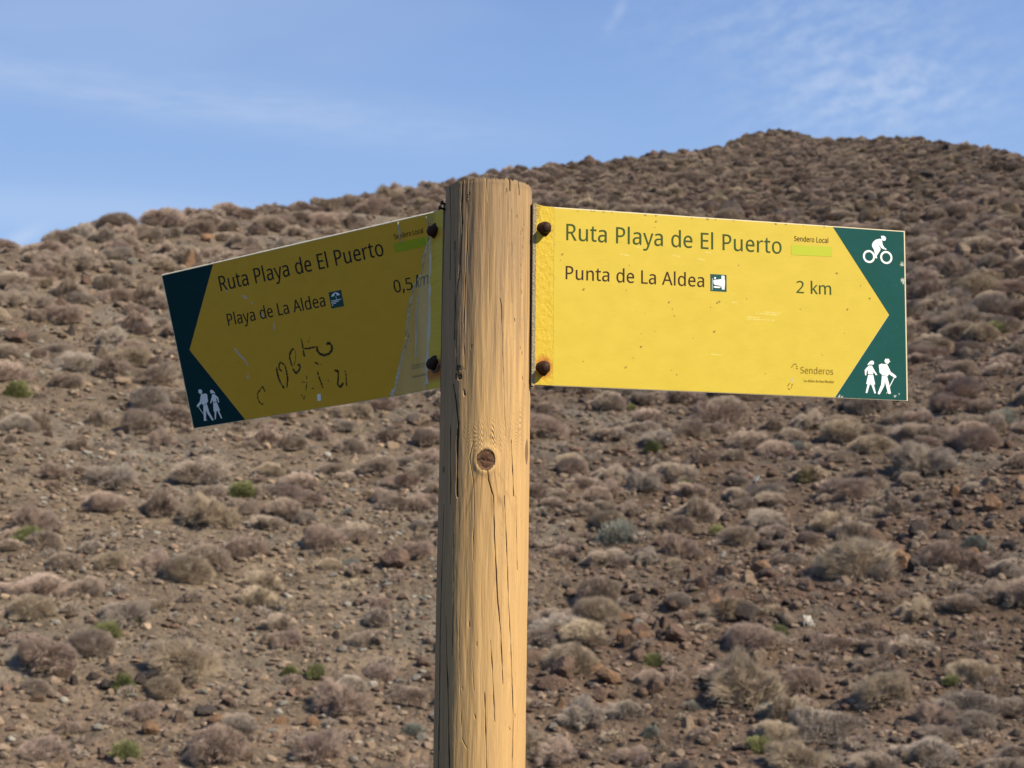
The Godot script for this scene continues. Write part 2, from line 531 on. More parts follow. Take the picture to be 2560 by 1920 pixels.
	for j in ys.size():
		for i in cols:
			var th := ths[i]
			var f := th if absf(th) <= 95.0 else signf(th) * (190.0 - absf(th))   # the back repeats the front
			var d := 0.0
			if absf(th) < 95.0 and ys[j] > PY0:
				d = pit[clampi(int(py_of(ys[j])), 0, PH - 1) * PW + clampi(int(px_of(th)), 0, PW - 1)]
			var y := ys[j]
			var rad := post_radius(y) + 0.0005 * nz.get_noise_2d(f * 8.0, y * 900.0) + 0.0009 * nz2.get_noise_2d(f * 2.0 + 70.0, y * 60.0) - d * 0.0007
			var k := Vector2((f - 3.0) * 0.868 / 10.2, (y - 1.7283) * 1000.0 / 11.6).length()
			if absf(th) < 95.0: rad += 0.0011 * exp(-pow((k - 1.15) * 3.0, 2.0)) - (0.0006 if k < 0.95 else 0.0)
			# raised strip between the two left cracks
			if absf(th) < 95.0 and y > 1.83 and th > -41.0 and th < -27.0: rad += 0.0005
			var top := 2.0390 + 0.0026 * nz.get_noise_2d(f * 26.0, 12.0) - 0.004 * smoothstep(0.2, 0.9, d)
			if j == ys.size() - 1:
				y = top
				rad -= 0.0008
			elif y > top - 0.002: y = top - 0.002 + (y - top + 0.002) * 0.2
			var a := deg_to_rad(th)
			st.set_uv(Vector2((f + 95.0) / 190.0, clampf((PY1 - (ys[j] if ys[j] > PY0 else PY0 + (PY0 - ys[j]) * 0.5)) / (PY1 - PY0), 0.0, 0.999)))
			st.add_vertex(post_axis(y) + Vector3(sin(a) * rad, 0, cos(a) * rad))
	for j in ys.size() - 1:
		for i in cols - 1:
			var p := j * cols + i
			for q in [p, p + cols, p + 1, p + 1, p + cols, p + cols + 1]: st.add_index(q)
	st.generate_normals()
	var base := post_axis(0.0)
	var root := thing("wooden_post", "round weathered wooden post carrying the two yellow arrow signs", "post", Transform3D(Basis(), Vector3.ZERO))
	root.position = base
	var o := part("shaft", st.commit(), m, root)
	o.position = -base
	# end grain on top
	var e := SurfaceTool.new()
	e.begin(Mesh.PRIMITIVE_TRIANGLES)
	e.set_smooth_group(0)
	var cpt := post_axis(2.0384) - base
	for i in 48:
		var a0 := TAU * i / 48.0
		var a1 := TAU * (i + 1) / 48.0
		for p in [cpt, cpt + Vector3(sin(a1), 0, cos(a1)) * 0.0476, cpt + Vector3(sin(a0), 0, cos(a0)) * 0.0476]: e.add_vertex(p)
	e.generate_normals()
	part("end_grain", e.commit(), mat(lin(0.30, 0.22, 0.14), 0.9), root)
	# the brown face of the big knot, domed a little
	var kst := SurfaceTool.new()
	kst.begin(Mesh.PRIMITIVE_TRIANGLES)
	kst.set_smooth_group(0)
	for i in 5:
		for k in 28:
			var quad_pts := []
			for c in [[i, k], [i, k + 1], [i + 1, k + 1], [i + 1, k]]:
				var rr: float = c[0] / 5.0
				var an: float = TAU * (c[1] % 28) / 28.0
				var w := 1.0 + 0.07 * nz2.get_noise_2d(cos(an) * 120.0, sin(an) * 120.0)
				var ds := cos(an) * rr * 9.6 * w
				var dy := sin(an) * rr * 10.8 * w
				var tt := deg_to_rad(3.0 + ds / 0.868)
				var split := 0.0012 if absf(dy + 0.15 * ds + 0.5) < 0.9 else 0.0
				var lift := 0.0010 * (1.0 - rr * rr * rr * rr) - split + 0.0003 * nz.get_noise_2d(ds * 200.0, dy * 200.0)
				var yk := 1.7283 + dy * 0.001
				quad_pts.append(post_axis(yk) - base + Vector3(sin(tt), 0, cos(tt)) * (post_radius(yk) + lift - 0.0008))
			quad(kst, quad_pts[0], quad_pts[3], quad_pts[2], quad_pts[1])
	kst.generate_normals()
	var km := mat(lin(0.135, 0.076, 0.040), 0.8)
	km.albedo_texture = noise_tex(0.05, 4, Color(0.6, 0.6, 0.6), Color(1.1, 1.0, 1.0), 128, 21)
	km.uv1_triplanar = true
	km.uv1_scale = Vector3(30, 30, 30)
	part("knot", kst.commit(), km, root)
	# two old nails near the top of the left edge
	var rust := mat(lin(0.045, 0.032, 0.026), 0.7)
	rust.metallic = 0.4
	for p in [Vector3(-0.0755, 2.0215, -1.900), Vector3(-0.0775, 2.0150, -1.896)]:
		var ax := Vector3(-0.80, 0.15, 0.55).normalized()
		part("nail", lathe([Vector2(0.0, 0.0052), Vector2(0.0022, 0.0050), Vector2(0.0030, 0.0042), Vector2(0.0027, 0.0036), Vector2(0.0012, 0.0034), Vector2(0.0012, -0.012), Vector2(0.0, -0.012)], ax, p - base, 14, 0.15), rust, root)

# ------------------------------------------------------------------ the two signs
const XE := 453.0   # length of the left board to its fold against the post, mm
const FOLD := [0.0, 328.0, 16.5, 338.6, 42.0, 354.0, 68.0, 366.5, 94.0, 377.4, 122.0, 391.3, 136.0, 407.5, 156.0, 416.0, 180.0, 433.0, 200.0, 441.0]

# millimetres on a board (x from its left end, y from its lower edge, n out of its face) to metres in the axes of the board;
# the left board (side 1) is creased along FOLD and bent round to the post
func sp(side: int, x: float, y: float, n: float) -> Vector3:
	if side == 0: return Vector3(x, y, n) * 0.001
	var xc := lut(FOLD, y)
	if x <= xc: return Vector3(x, y, n) * 0.001
	var t := (x - xc) / (XE - xc)
	var a := Vector3(xc, y, 0.0)
	var e := Vector3(456.3, 6.9, 74.8).lerp(Vector3(468.4, 202.4, 18.3), y / 200.0)
	var d := e - a
	var nn := d.cross(Vector3(-0.2, 1, -0.1)).normalized()
	var bulge := 5.0 * sin(PI * t) * (1.0 - y / 230.0) + 1.2 * sin(t * 9.0 + y * 0.05) * sin(PI * t)
	return (a + d * t + nn * (n + bulge)) * 0.001

func arrow(side: int, y: float) -> float:   # the slanted end of the yellow field
	var k := 1.0 - absf(y - 100.0) / 100.0
	return 337.4 + 69.9 * k if side == 0 else 90.7 - 70.1 * k

# a thin closed sheet between two edges x0(y), x1(y)
func sheet(side: int, rows: Array, cols: int, n0: float, n1: float, uvw := 430.0) -> ArrayMesh:
	var st := st_new()
	var f := []
	var b := []
	var uv := []
	for r in rows:
		var fr := []
		var br := []
		var ur := []
		for i in cols + 1:
			var x := lerpf(r[1], r[2], float(i) / cols)
			fr.append(sp(side, x, r[0], n1))
			br.append(sp(side, x, r[0], n0))
			ur.append(Vector2(x / uvw, 1.0 - r[0] / 200.0))
		f.append(fr)
		b.append(br)
		uv.append(ur)
	for j in rows.size() - 1:
		for i in cols:
			for e in [[j, i], [j + 1, i + 1], [j, i + 1], [j, i], [j + 1, i], [j + 1, i + 1]]:
				st.set_uv(uv[e[0]][e[1]])
				st.add_vertex(f[e[0]][e[1]])
			for e in [[j, i], [j, i + 1], [j + 1, i + 1], [j, i], [j + 1, i + 1], [j + 1, i]]:
				st.set_uv(uv[e[0]][e[1]])
				st.add_vertex(b[e[0]][e[1]])
	for i in cols:
		quad(st, b[0][i], b[0][i + 1], f[0][i + 1], f[0][i])
		quad(st, f[-1][i], f[-1][i + 1], b[-1][i + 1], b[-1][i])
	for j in rows.size() - 1:
		quad(st, b[j + 1][0], b[j][0], f[j][0], f[j + 1][0])
		quad(st, b[j][cols], b[j + 1][cols], f[j + 1][cols], f[j][cols])
	return done(st)

func rows_of(y0: float, y1: float, n: int, lo: Callable, hi: Callable) -> Array:
	var out := []
	for i in n + 1:
		var y := lerpf(y0, y1, float(i) / n)
		out.append([y, lo.call(y), hi.call(y)])
	return out

func pts_of(flat: Array) -> PackedVector2Array:
	var p := PackedVector2Array()
	for i in flat.size() / 2: p.append(Vector2(flat[i * 2], flat[i * 2 + 1]))
	return p

func add_poly(st: SurfaceTool, side: int, p: PackedVector2Array, n: float) -> void:
	var ix := Geometry2D.triangulate_polygon(p)
	for i in ix.size() / 3:
		var a := p[ix[i * 3]]
		var b := p[ix[i * 3 + 1]]
		var c := p[ix[i * 3 + 2]]
		if (b - a).cross(c - a) > 0.0:
			var t := b
			b = c
			c = t
		for q in [a, b, c]: st.add_vertex(sp(side, q.x, q.y, n))

func add_ring(st: SurfaceTool, side: int, c: Vector2, r0: float, r1: float, n: float) -> void:
	for i in 48:
		var a0 := TAU * i / 48.0
		var a1 := TAU * (i + 1) / 48.0
		add_poly(st, side, PackedVector2Array([c + Vector2.from_angle(a0) * r0, c + Vector2.from_angle(a0) * r1, c + Vector2.from_angle(a1) * r1, c + Vector2.from_angle(a1) * r0]), n)

func add_line(st: SurfaceTool, side: int, p: PackedVector2Array, w0: float, w1: float, n: float) -> void:
	for i in p.size() - 1:
		var d := (p[i + 1] - p[i]).normalized().orthogonal() * 0.5
		var a := lerpf(w0, w1, float(i) / (p.size() - 1))
		var b := lerpf(w0, w1, float(i + 1) / (p.size() - 1))
		add_poly(st, side, PackedVector2Array([p[i] + d * a, p[i] - d * a, p[i + 1] - d * b, p[i + 1] + d * b]), n)

func lettering(text: String, side: int, x: float, y: float, width: float, cap: float, m: Material, root: Node, face := "Droid Sans") -> void:
	var font := SystemFont.new()
	font.font_names = PackedStringArray([face])
	var tm := TextMesh.new()
	tm.font = font
	tm.font_size = 64
	tm.pixel_size = 1.0 / 64.0
	tm.depth = 0.01
	tm.curve_step = 0.5
	tm.text = "E"
	var eb := tm.get_aabb()
	tm.text = text
	var box := tm.get_aabb()
	var a := tm.get_mesh_arrays()
	var v: PackedVector3Array = a[Mesh.ARRAY_VERTEX]
	var ix: PackedInt32Array = a[Mesh.ARRAY_INDEX] if a[Mesh.ARRAY_INDEX] != null else PackedInt32Array(range(v.size()))
	var st := st_new()
	for i in ix.size() / 3:
		var q := []
		for k in 3:
			var p := v[ix[i * 3 + k]]
			q.append(sp(side, x + (p.x - box.position.x) * width / box.size.x, y + (p.y - eb.position.y) * cap / eb.size.y, 0.55 if p.z > 0.0 else 0.31))
		for p in q: st.add_vertex(p)
	part("lettering", done(st), m, root)

func blot(im: Image, s: float, x: float, y: float, r: float, c: Vector3, k: float, ragged := 0.5) -> void:
	var w := im.get_width()
	var h := im.get_height()
	var cx := x * s
	var cy := (200.0 - y) * s
	var rr := r * s
	for j in range(maxi(0, int(cy - rr - 1)), mini(h, int(cy + rr + 2))):
		for i in range(maxi(0, int(cx - rr - 1)), mini(w, int(cx + rr + 2))):
			var d := Vector2(i - cx, j - cy).length() / rr + ragged * nz2.get_noise_2d(i * 22.0, j * 22.0)
			if d < 1.0:
				var o := im.get_pixel(i, j).srgb_to_linear()
				var f := k * clampf((1.0 - d) * 2.5, 0.0, 1.0)
				im.set_pixel(i, j, lin(lerpf(o.r, c.x, f), lerpf(o.g, c.y, f), lerpf(o.b, c.z, f)))

func stroke(im: Image, s: float, flat: Array, r: float, c: Vector3, k: float, worn: float) -> void:
	for i in flat.size() / 2 - 1:
		var a := Vector2(flat[i * 2], flat[i * 2 + 1])
		var b := Vector2(flat[i * 2 + 2], flat[i * 2 + 3])
		var n := maxi(2, int(a.distance_to(b) / 0.35))
		for q in n:
			var p := a.lerp(b, float(q) / n)
			var g := nz2.get_noise_2d(p.x * 60.0, p.y * 60.0) + 0.5 * nz2.get_noise_2d(p.x * 240.0, p.y * 240.0)
			if g > -0.4 + worn: blot(im, s, p.x, p.y, r * (0.75 + 0.5 * clampf(g, -0.5, 0.6)), c, k, 0.45)

func vinyl(base: Vector3, seed_at: float, s: float) -> Image:
	var w := int(430.0 * s)
	var h := int(200.0 * s)
	var im := Image.create(w, h, false, Image.FORMAT_RGB8)
	for j in h:
		for i in w:
			var g := 1.0 + 0.045 * nz2.get_noise_2d(i * 30.0 + seed_at, j * 30.0) + 0.05 * nz.get_noise_2d(i * 1.1 + seed_at, j * 1.6) + 0.03 * nz2.get_noise_2d(i * 2.0, j * 60.0 + seed_at)
			im.set_pixel(i, j, lin(clampf(base.x * g, 0.0, 1.0), base.y * g, base.z * (1.0 + (g - 1.0) * 3.0)))
	return im

func make_signs() -> void:
	var s := 2.3
	var yellow := Vector3(0.570, 0.425, 0.040)
	var iy := vinyl(yellow, 0.0, s)
	var dirt := Vector3(0.16, 0.10, 0.02)
	var spots := [119.4, 192.3, 118.3, 185.6, 27.3, 198.3, 9.0, 148.0, 7.2, 141.4, 87.8, 140.2, 219.6, 147.9, 34.2, 109.5, 84.4, 111.7, 75.9, 119.7, 135.0, 100.3, 138.9, 92.9, 141.2, 85.2, 195.4, 104.5, 193.0, 103.0, 185.1, 97.7, 102.5, 62.9, 118.4, 66.7, 188.9, 69.7, 101.8, 47.9, 83.9, 24.0, 163.3, 60.7, 93.0, 35.1, 34.0, 28.7, 144.3, 18.5, 138.1, 23.4, 340.8, 145.4, 382.0, 118.0, 353.7, 103.6, 295.1, 101.1, 228.7, 109.7, 349.7, 75.7, 321.8, 49.1, 251.1, 23.8, 371.1, 133.0]
	for i in spots.size() / 2:
		var big := 1.3 if i in [0, 3, 7, 10, 13, 14, 18, 19, 20, 26, 27, 28] else 0.8
		blot(iy, s, spots[i * 2], spots[i * 2 + 1], big, dirt, 0.85, 0.7)
		if big > 1.0: blot(iy, s, spots[i * 2] + 1.2, spots[i * 2 + 1] + 0.9, 0.8, dirt, 0.7, 0.7)
	for i in 90: blot(iy, s, rng.randf_range(2.0, 400.0), rng.randf_range(3.0, 197.0), rng.randf_range(0.3, 0.7), Vector3(0.35, 0.22, 0.03), rng.randf_range(0.2, 0.6), 0.7)
	var pale := Vector3(0.66, 0.56, 0.16)
	var scr := [96.2, 162.3, 103.9, 160.2, 140.3, 154.9, 150.7, 153.7, 169.7, 152.9, 178.2, 151.6, 78.2, 152.4, 88.5, 151.2, 179.6, 161.1, 187.5, 160.9, 211.0, 105.0, 218.9, 104.8, 229.3, 86.5, 263.1, 86.3, 249.3, 95.8, 270.9, 95.2, 229.3, 88.7, 244.7, 88.7, 240.0, 93.5, 268.0, 93.0, 186.0, 44.0, 200.0, 43.0]
	for i in scr.size() / 4: stroke(iy, s, scr.slice(i * 4, i * 4 + 4), 1.0, pale, 0.38, 0.25)
	for i in 16: blot(iy, s, rng.randf_range(0.0, 330.0), 199.6, rng.randf_range(0.6, 1.6), Vector3(0.10, 0.08, 0.05), 0.85, 0.8)
	for i in 5: blot(iy, s, -0.5, [178.0, 158.0, 170.0, 120.0, 60.0][i], 2.2, Vector3(0.42, 0.33, 0.10), 0.7, 0.8)

	var il := vinyl(Vector3(0.640, 0.368, 0.022), 400.0, s)  # amber copy of the yellow, tinted for the shaded left board
	var ink := Vector3(0.010, 0.008, 0.004)
	for g in [
		[1.3, 0.0, [207.3, 86.6, 207.8, 78.6, 205.9, 77.6]], [1.7, 0.05, [206.8, 73.4, 206.9, 66.1]], [1.2, 0.0, [207.8, 75.7, 214.9, 74.4, 228.1, 74.7]], [0.7, 0.2, [221.2, 87.4, 217.7, 81.9]],
		[1.8, 0.0, [245.3, 75.4, 249.0, 77.0, 252.7, 72.8, 251.6, 67.3, 246.2, 63.7, 237.9, 62.7, 231.4, 65.8, 228.6, 70.6, 230.0, 74.1]],
		[1.5, 0.1, [192.7, 76.3, 190.1, 77.3, 185.7, 73.5, 183.2, 68.8, 183.8, 60.4, 185.0, 52.6, 187.8, 47.4, 193.4, 49.5, 197.1, 54.1, 196.2, 57.1, 194.0, 56.5]], [0.7, 0.2, [194.4, 74.8, 193.2, 67.4, 190.7, 61.3, 187.3, 57.7]],
		[1.3, 0.05, [165.6, 53.6, 162.6, 56.3, 163.9, 61.2, 167.7, 64.2, 172.8, 60.0, 173.9, 51.6, 173.0, 42.1, 169.1, 32.4]], [1.6, 0.0, [159.2, 59.3, 158.5, 52.4, 158.8, 44.0, 161.4, 36.6, 164.3, 31.7]],
		[1.1, 0.25, [132.2, 32.0, 130.1, 38.4, 125.8, 35.4, 118.9, 30.5, 118.3, 25.4, 119.2, 20.7, 122.0, 16.8, 125.0, 16.8]],
		[1.4, 0.0, [221.5, 56.1, 226.2, 53.9]], [0.8, 0.1, [229.7, 53.1, 230.2, 52.1]], [1.2, 0.1, [222.4, 44.3, 222.9, 39.9, 224.1, 32.1, 225.9, 23.7]], [0.9, 0.3, [204.1, 41.8, 202.7, 35.0, 200.3, 28.9, 198.2, 24.4]],
		[0.7, 0.3, [194.2, 35.8, 199.3, 34.5]], [0.8, 0.3, [189.6, 20.1, 192.2, 14.1, 195.9, 18.7]], [1.1, 0.0, [208.1, 25.7, 211.2, 25.3]], [0.9, 0.0, [236.4, 32.4, 236.1, 31.2]],
		[1.5, 0.12, [250.3, 42.4, 254.3, 40.7, 252.9, 34.0, 249.4, 25.0, 252.9, 21.4, 258.4, 25.7]], [1.1, 0.15, [264.9, 41.4, 265.2, 34.8, 263.7, 27.5, 263.0, 22.0]],
	]: stroke(il, s, g[2], g[0] * 1.12, ink, 0.80, g[1] + 0.18)
	var glue := Vector3(0.52, 0.46, 0.40)
	for g in [[103.8, 171.7, 103.5, 162.0], [126.6, 154.7, 134.8, 149.8], [140.6, 143.6, 141.6, 141.6], [169.7, 114.4, 168.0, 104.5], [96.9, 91.3, 103.8, 81.4, 110.2, 74.2, 113.1, 67.5], [110.3, 57.1, 107.9, 50.3], [152.0, 128.0, 156.0, 121.0]]: stroke(il, s, g, 1.5, glue, 0.6, 0.0)
	for i in 70: blot(il, s, rng.randf_range(20.0, 420.0), rng.randf_range(3.0, 197.0), rng.randf_range(0.3, 0.8), Vector3(0.25, 0.16, 0.03), rng.randf_range(0.2, 0.6), 0.7)

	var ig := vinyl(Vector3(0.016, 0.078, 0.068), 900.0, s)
	for i in 260: stroke(ig, s, [0, 0, 0, 0] if i < 0 else small_scratch(), 0.35, Vector3(0.10, 0.20, 0.17), 0.45, 0.1)
	for f in [[424.5, 161.4, 2.4], [425.2, 142.0, 2.6], [426.0, 139.0, 1.5], [342.5, 1.5, 1.8], [346.0, 1.0, 1.4], [412.8, 5.0, 1.6], [418.0, 7.5, 1.0]]: blot(ig, s, f[0], f[1], f[2], Vector3(0.62, 0.60, 0.50), 0.85, 0.9)

	var my := mat(Color.WHITE, 0.42)
	my.albedo_texture = ImageTexture.create_from_image(iy)
	my.metallic_specular = 0.4
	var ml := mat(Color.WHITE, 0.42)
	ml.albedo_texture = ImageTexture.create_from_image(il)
	ml.metallic_specular = 0.4
	var mg := mat(Color.WHITE, 0.40)
	mg.metallic_specular = 0.12
	mg.albedo_texture = ImageTexture.create_from_image(ig)
	var id := vinyl(Vector3(0.008, 0.040, 0.042), 1300.0, s)  # copy of the green, darkened in colour for the shaded left board
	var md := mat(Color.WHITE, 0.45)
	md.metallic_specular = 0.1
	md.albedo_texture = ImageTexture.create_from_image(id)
	var white := mat(lin(0.80, 0.82, 0.78), 0.5)
	var cream := mat(lin(0.66, 0.58, 0.38), 0.6)
	var dark := mat(lin(0.010, 0.014, 0.016), 0.5)
	var olive := mat(lin(0.040, 0.070, 0.012), 0.5)
	var brown := mat(lin(0.040, 0.016, 0.006), 0.5)
	var faded := mat(lin(0.24, 0.15, 0.012), 0.5)
	var greenm := mat(lin(0.016, 0.078, 0.068), 0.4)
	var lime := mat(lin(0.43, 0.47, 0.030), 0.45)
	var grey := mat(lin(0.45, 0.45, 0.30), 0.6)
	var rust := mat(lin(0.040, 0.020, 0.013), 0.65)
	rust.metallic = 0.3
	var tabm := mat(Color.WHITE, 0.6)
	var it := Image.create(64, 512, false, Image.FORMAT_RGB8)
	for j in 512:
		for i in 64:
			var y := 204.0 - j * 0.4
			var x := i * 0.4
			var c := Vector3(0.575, 0.408, 0.037)
			c *= 1.0 + 0.14 * nz.get_noise_2d(i * 40.0, j * 40.0)
			c = c.lerp(Vector3(0.42, 0.26, 0.03), clampf((nz.get_noise_2d(i * 60.0 + 50.0, j * 30.0) - 0.22) * 2.0, 0.0, 0.7))
			var d := Vector2(x - 10.0, (y - 20.0) * 0.8).length() / 11.0 + 0.25 * nz.get_noise_2d(i * 30.0, j * 30.0)
			c = c.lerp(Vector3(0.42, 0.13, 0.02), clampf((1.15 - d) * 1.6, 0.0, 0.9))
			var e := Vector2(x - 9.0, (y - 176.0) * 0.9).length() / 8.0 + 0.25 * nz.get_noise_2d(i * 30.0, j * 30.0)
			c = c.lerp(Vector3(0.55, 0.28, 0.03), clampf((1.0 - e) * 1.2, 0.0, 0.6))
			if x < 4.5 and y > 186.0: c = c.lerp(Vector3(0.12, 0.08, 0.04), clampf(nz.get_noise_2d(i * 80.0, j * 14.0) * 4.0, 0.0, 0.9))
			it.set_pixel(i, j, lin(clampf(c.x, 0, 1), clampf(c.y, 0, 1), clampf(c.z, 0, 1)))
	tabm.albedo_texture = ImageTexture.create_from_image(it)
	tabm.heightmap_enabled = true
	tabm.heightmap_scale = 0.05
	var hn := Image.create(64, 512, false, Image.FORMAT_RGB8)
	for j in 512:
		for i in 64:
			var v := nz.get_noise_2d(i * 45.0 + 7.0, j * 36.0)
			var k := clampf(0.5 + 1.4 * absf(v) * clampf(1.6 * nz2.get_noise_2d(i * 6.0 + 5.0, j * 5.0) + 0.7, 0.0, 1.0), 0.0, 1.0)
			hn.set_pixel(i, j, Color(k, k, k))
	tabm.heightmap_texture = ImageTexture.create_from_image(hn)
	var edge := mat(Color.WHITE, 0.8)
	edge.albedo_texture = noise_tex(0.06, 4, lin(0.10, 0.08, 0.05), lin(0.50, 0.45, 0.32), 256, 31)
	edge.uv1_triplanar = true
	edge.uv1_scale = Vector3(22, 22, 22)
	var old := mat(Color.WHITE, 0.7)
	old.albedo_texture = noise_tex(0.05, 4, lin(0.11, 0.075, 0.045), lin(0.30, 0.22, 0.14), 256, 33)
	old.uv1_triplanar = true
	old.uv1_scale = Vector3(30, 3, 30)

	# ---- right sign
	var bx := Transform3D(Basis(Vector3(0.9689, -0.0067, -0.2475), Vector3(0.0109, 0.9998, 0.0155), Vector3(0.2473, -0.0177, 0.9688)).orthonormalized(), Vector3(0.0452, 1.8151, -1.8965))
	var right := thing("trail_sign", "sunlit yellow and green arrow sign pointing right, bolted to the post", "sign", bx, "yellow arrow signs on the wooden post")
	part("plate", sheet(0, rows_of(-0.6, 201.2, 4, func(_y): return -21.0, func(_y): return 429.8), 6, -2.4, 0.0), cream, right)
	part("yellow_field", sheet(0, rows_of(0.0, 200.0, 20, func(_y): return 0.0, func(y): return arrow(0, y)), 8, 0.02, 0.30), my, right)
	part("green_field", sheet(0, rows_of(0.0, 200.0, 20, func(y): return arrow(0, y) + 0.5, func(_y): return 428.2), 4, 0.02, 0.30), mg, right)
	var tab := st_new()
	var tn := 40
	for j in tn:
		for i in 6:
			for e in [[j, i], [j + 1, i + 1], [j, i + 1], [j, i], [j + 1, i], [j + 1, i + 1]]:
				var x: float = -20.8 + 20.6 * e[1] / 6.0
				var y: float = -0.2 + 201.0 * e[0] / tn + (2.6 * pow(1.0 - e[1] / 6.0, 3.0) * e[0] / tn)
				tab.set_uv(Vector2((x + 20.8) / 25.6, (204.0 - y) / 204.8))
				tab.add_vertex(sp(0, x, y, 0.5 + 0.25 * nz2.get_noise_2d(x * 40.0, y * 12.0)))
	part("mounting_tab", done(tab), tabm, right, "rough orange-yellow mounting tab with rust stains")
	var fl := st_new()
	for k in [[-24.6, -21.0, -32.0, 0.9]]:
		var f0 := Vector3(k[0], -1.5, k[3]) * 0.001
		var f1 := Vector3(k[1], -1.5, k[3]) * 0.001
		var b0 := Vector3(k[0], -1.5, k[2]) * 0.001
		var b1 := Vector3(k[1], -1.5, k[2]) * 0.001
		var up := Vector3(0, 0.206, 0)
		quad(fl, f0, f1, f1 + up, f0 + up)
		quad(fl, f1, b1, b1 + up, f1 + up)
		quad(fl, b1, b0, b0 + up, b1 + up)
		quad(fl, b0, f0, f0 + up, b0 + up)
		quad(fl, f0 + up, f1 + up, b1 + up, b0 + up)
		quad(fl, b0, b1, f1, f0)
	part("flange", done(fl), edge, right)
	for y in [175.5, 18.5]:
		var p := Vector3(-0.0115, y * 0.001, 0.0004)
		part("bolt", lathe([Vector2(0.0080, 0.0), Vector2(0.0077, 0.0012), Vector2(0.0060, 0.0018), Vector2(0.0056, 0.0040), Vector2(0.0058, 0.0085), Vector2(0.0050, 0.0108), Vector2(0.0030, 0.0119), Vector2(0.0, 0.0122)], Vector3(0, 0, 1), p, 22, 0.22), rust, right)
	lettering("Ruta Playa de El Puerto", 0, 14.2, 164.4, 258.8, 18.6, olive, right)
	lettering("Punta de La Aldea", 0, 13.8, 120.0, 164.0, 15.0, brown, right)
	lettering("Sendero Local", 0, 288.9, 180.5, 42.6, 5.9, brown, right)
	lettering("2 km", 0, 291.1, 119.6, 43.4, 14.2, olive, right)
	lettering("Senderos", 0, 295.1, 26.1, 40.7, 7.5, faded, right)
	lettering("La Aldea de San Nicolás", 0, 299.0, 16.4, 37.3, 2.6, faded, right, "Droid Serif")
	var st := st_new()
	add_poly(st, 0, pts_of([285.0, 163.8, 335.9, 164.8, 336.3, 176.3, 285.4, 175.7]), 0.45)
	part("lime_bar", done(st), lime, right)
	st = st_new()
	add_poly(st, 0, pts_of([185.3, 115.9, 205.0, 115.9, 205.0, 135.6, 185.3, 135.6]), 0.42)
	part("pictogram_square", done(st), greenm, right)
	st = st_new()
	for p in [[198.8, 134.5, 202.6, 134.4, 202.5, 131.1, 203.2, 127.4, 202.4, 118.4, 199.4, 118.5, 198.6, 122.2, 197.6, 122.5, 190.5, 123.4, 189.5, 124.0, 188.9, 126.6, 189.1, 128.8, 198.8, 130.4], [189.9, 131.9, 191.3, 132.5, 192.3, 131.8, 191.5, 129.9, 190.1, 130.0], [188.5, 120.7, 190.5, 121.9, 198.6, 121.4, 196.0, 119.8, 190.9, 119.9], [187.6, 130.6, 188.0, 130.7, 187.6, 117.1, 187.2, 117.0]]:
		add_poly(st, 0, pts_of(p), 0.55)
	part("lighthouse_pictogram", done(st), white, right)
	st = st_new()
	add_poly(st, 0, pts_of([398.4, 189.7, 396.3, 189.7, 391.6, 188.2, 388.4, 185.4, 386.7, 181.8, 387.3, 179.3, 389.4, 175.9, 390.2, 171.2, 389.9, 167.3, 391.1, 166.3, 393.4, 166.2, 392.7, 168.8, 395.6, 173.3, 397.7, 176.4, 397.5, 179.0, 395.7, 181.3, 396.9, 181.6, 398.4, 179.1, 400.7, 177.9, 404.9, 177.0, 405.6, 177.8, 402.6, 179.8, 400.6, 183.1, 399.9, 187.0, 399.8, 189.1]), 0.60)
	add_poly(st, 0, pts_of([398.5, 193.3, 401.9, 193.7, 404.2, 192.6, 405.1, 190.8, 404.4, 188.5, 402.8, 187.6, 400.7, 187.9, 399.3, 189.1, 399.1, 191.0]), 0.55)
	add_ring(st, 0, Vector2(382.9, 167.7), 5.3, 7.7, 0.50)
	add_ring(st, 0, Vector2(405.0, 167.9), 5.4, 7.8, 0.50)
	part("cyclist_pictogram", done(st), white, right)
	hikers(right, 0, white)
	# the little dashed path beside the word Senderos
	st = st_new()
	for d in [[286.9, 36.8, 290.4, 36.0], [283.7, 32.3, 285.5, 33.7], [285.3, 35.1, 286.9, 35.5], [289.5, 34.3, 291.5, 33.6], [289.5, 31.7, 291.9, 31.2], [281.5, 14.0, 278.9, 10.3], [284.9, 13.4, 284.1, 10.7], [283.3, 9.4, 284.1, 8.6], [279.2, 7.7, 282.0, 6.9]]:
		add_line(st, 0, pts_of(d), 1.1, 1.1, 0.45)
	part("path_emblem", done(st), faded, right)
	st = st_new()
	add_line(st, 0, pts_of([283.4, 15.4, 284.6, 17.5, 284.2, 19.5]), 1.6, 1.8, 0.44)
	add_line(st, 0, pts_of([284.8, 19.8, 285.8, 20.2]), 1.2, 0.9, 0.46)
	part("path_emblem_stem", done(st), grey, right)

	# ---- left sign
	var lx := Transform3D(Basis(Vector3(0.8191, 0.0496, 0.5715), Vector3(-0.1942, 0.9614, 0.1949), Vector3(-0.5398, -0.2707, 0.7971)).orthonormalized(), Vector3(-0.4111, 1.8056, -2.2267))
	var left := thing("trail_sign", "shaded, bent yellow arrow sign pointing left, with scrawled graffiti and creased film", "sign", lx, "yellow arrow signs on the wooden post")
	part("plate", sheet(1, rows_of(-0.8, 201.0, 40, func(_y): return -1.4, func(_y): return XE), 110, -2.4, 0.0), cream, left)
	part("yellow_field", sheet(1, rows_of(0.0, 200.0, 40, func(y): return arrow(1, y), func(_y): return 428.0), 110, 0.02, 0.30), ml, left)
	part("green_field", sheet(1, rows_of(0.0, 200.0, 20, func(_y): return 0.0, func(y): return arrow(1, y) - 0.5), 4, 0.02, 0.30), md, left)
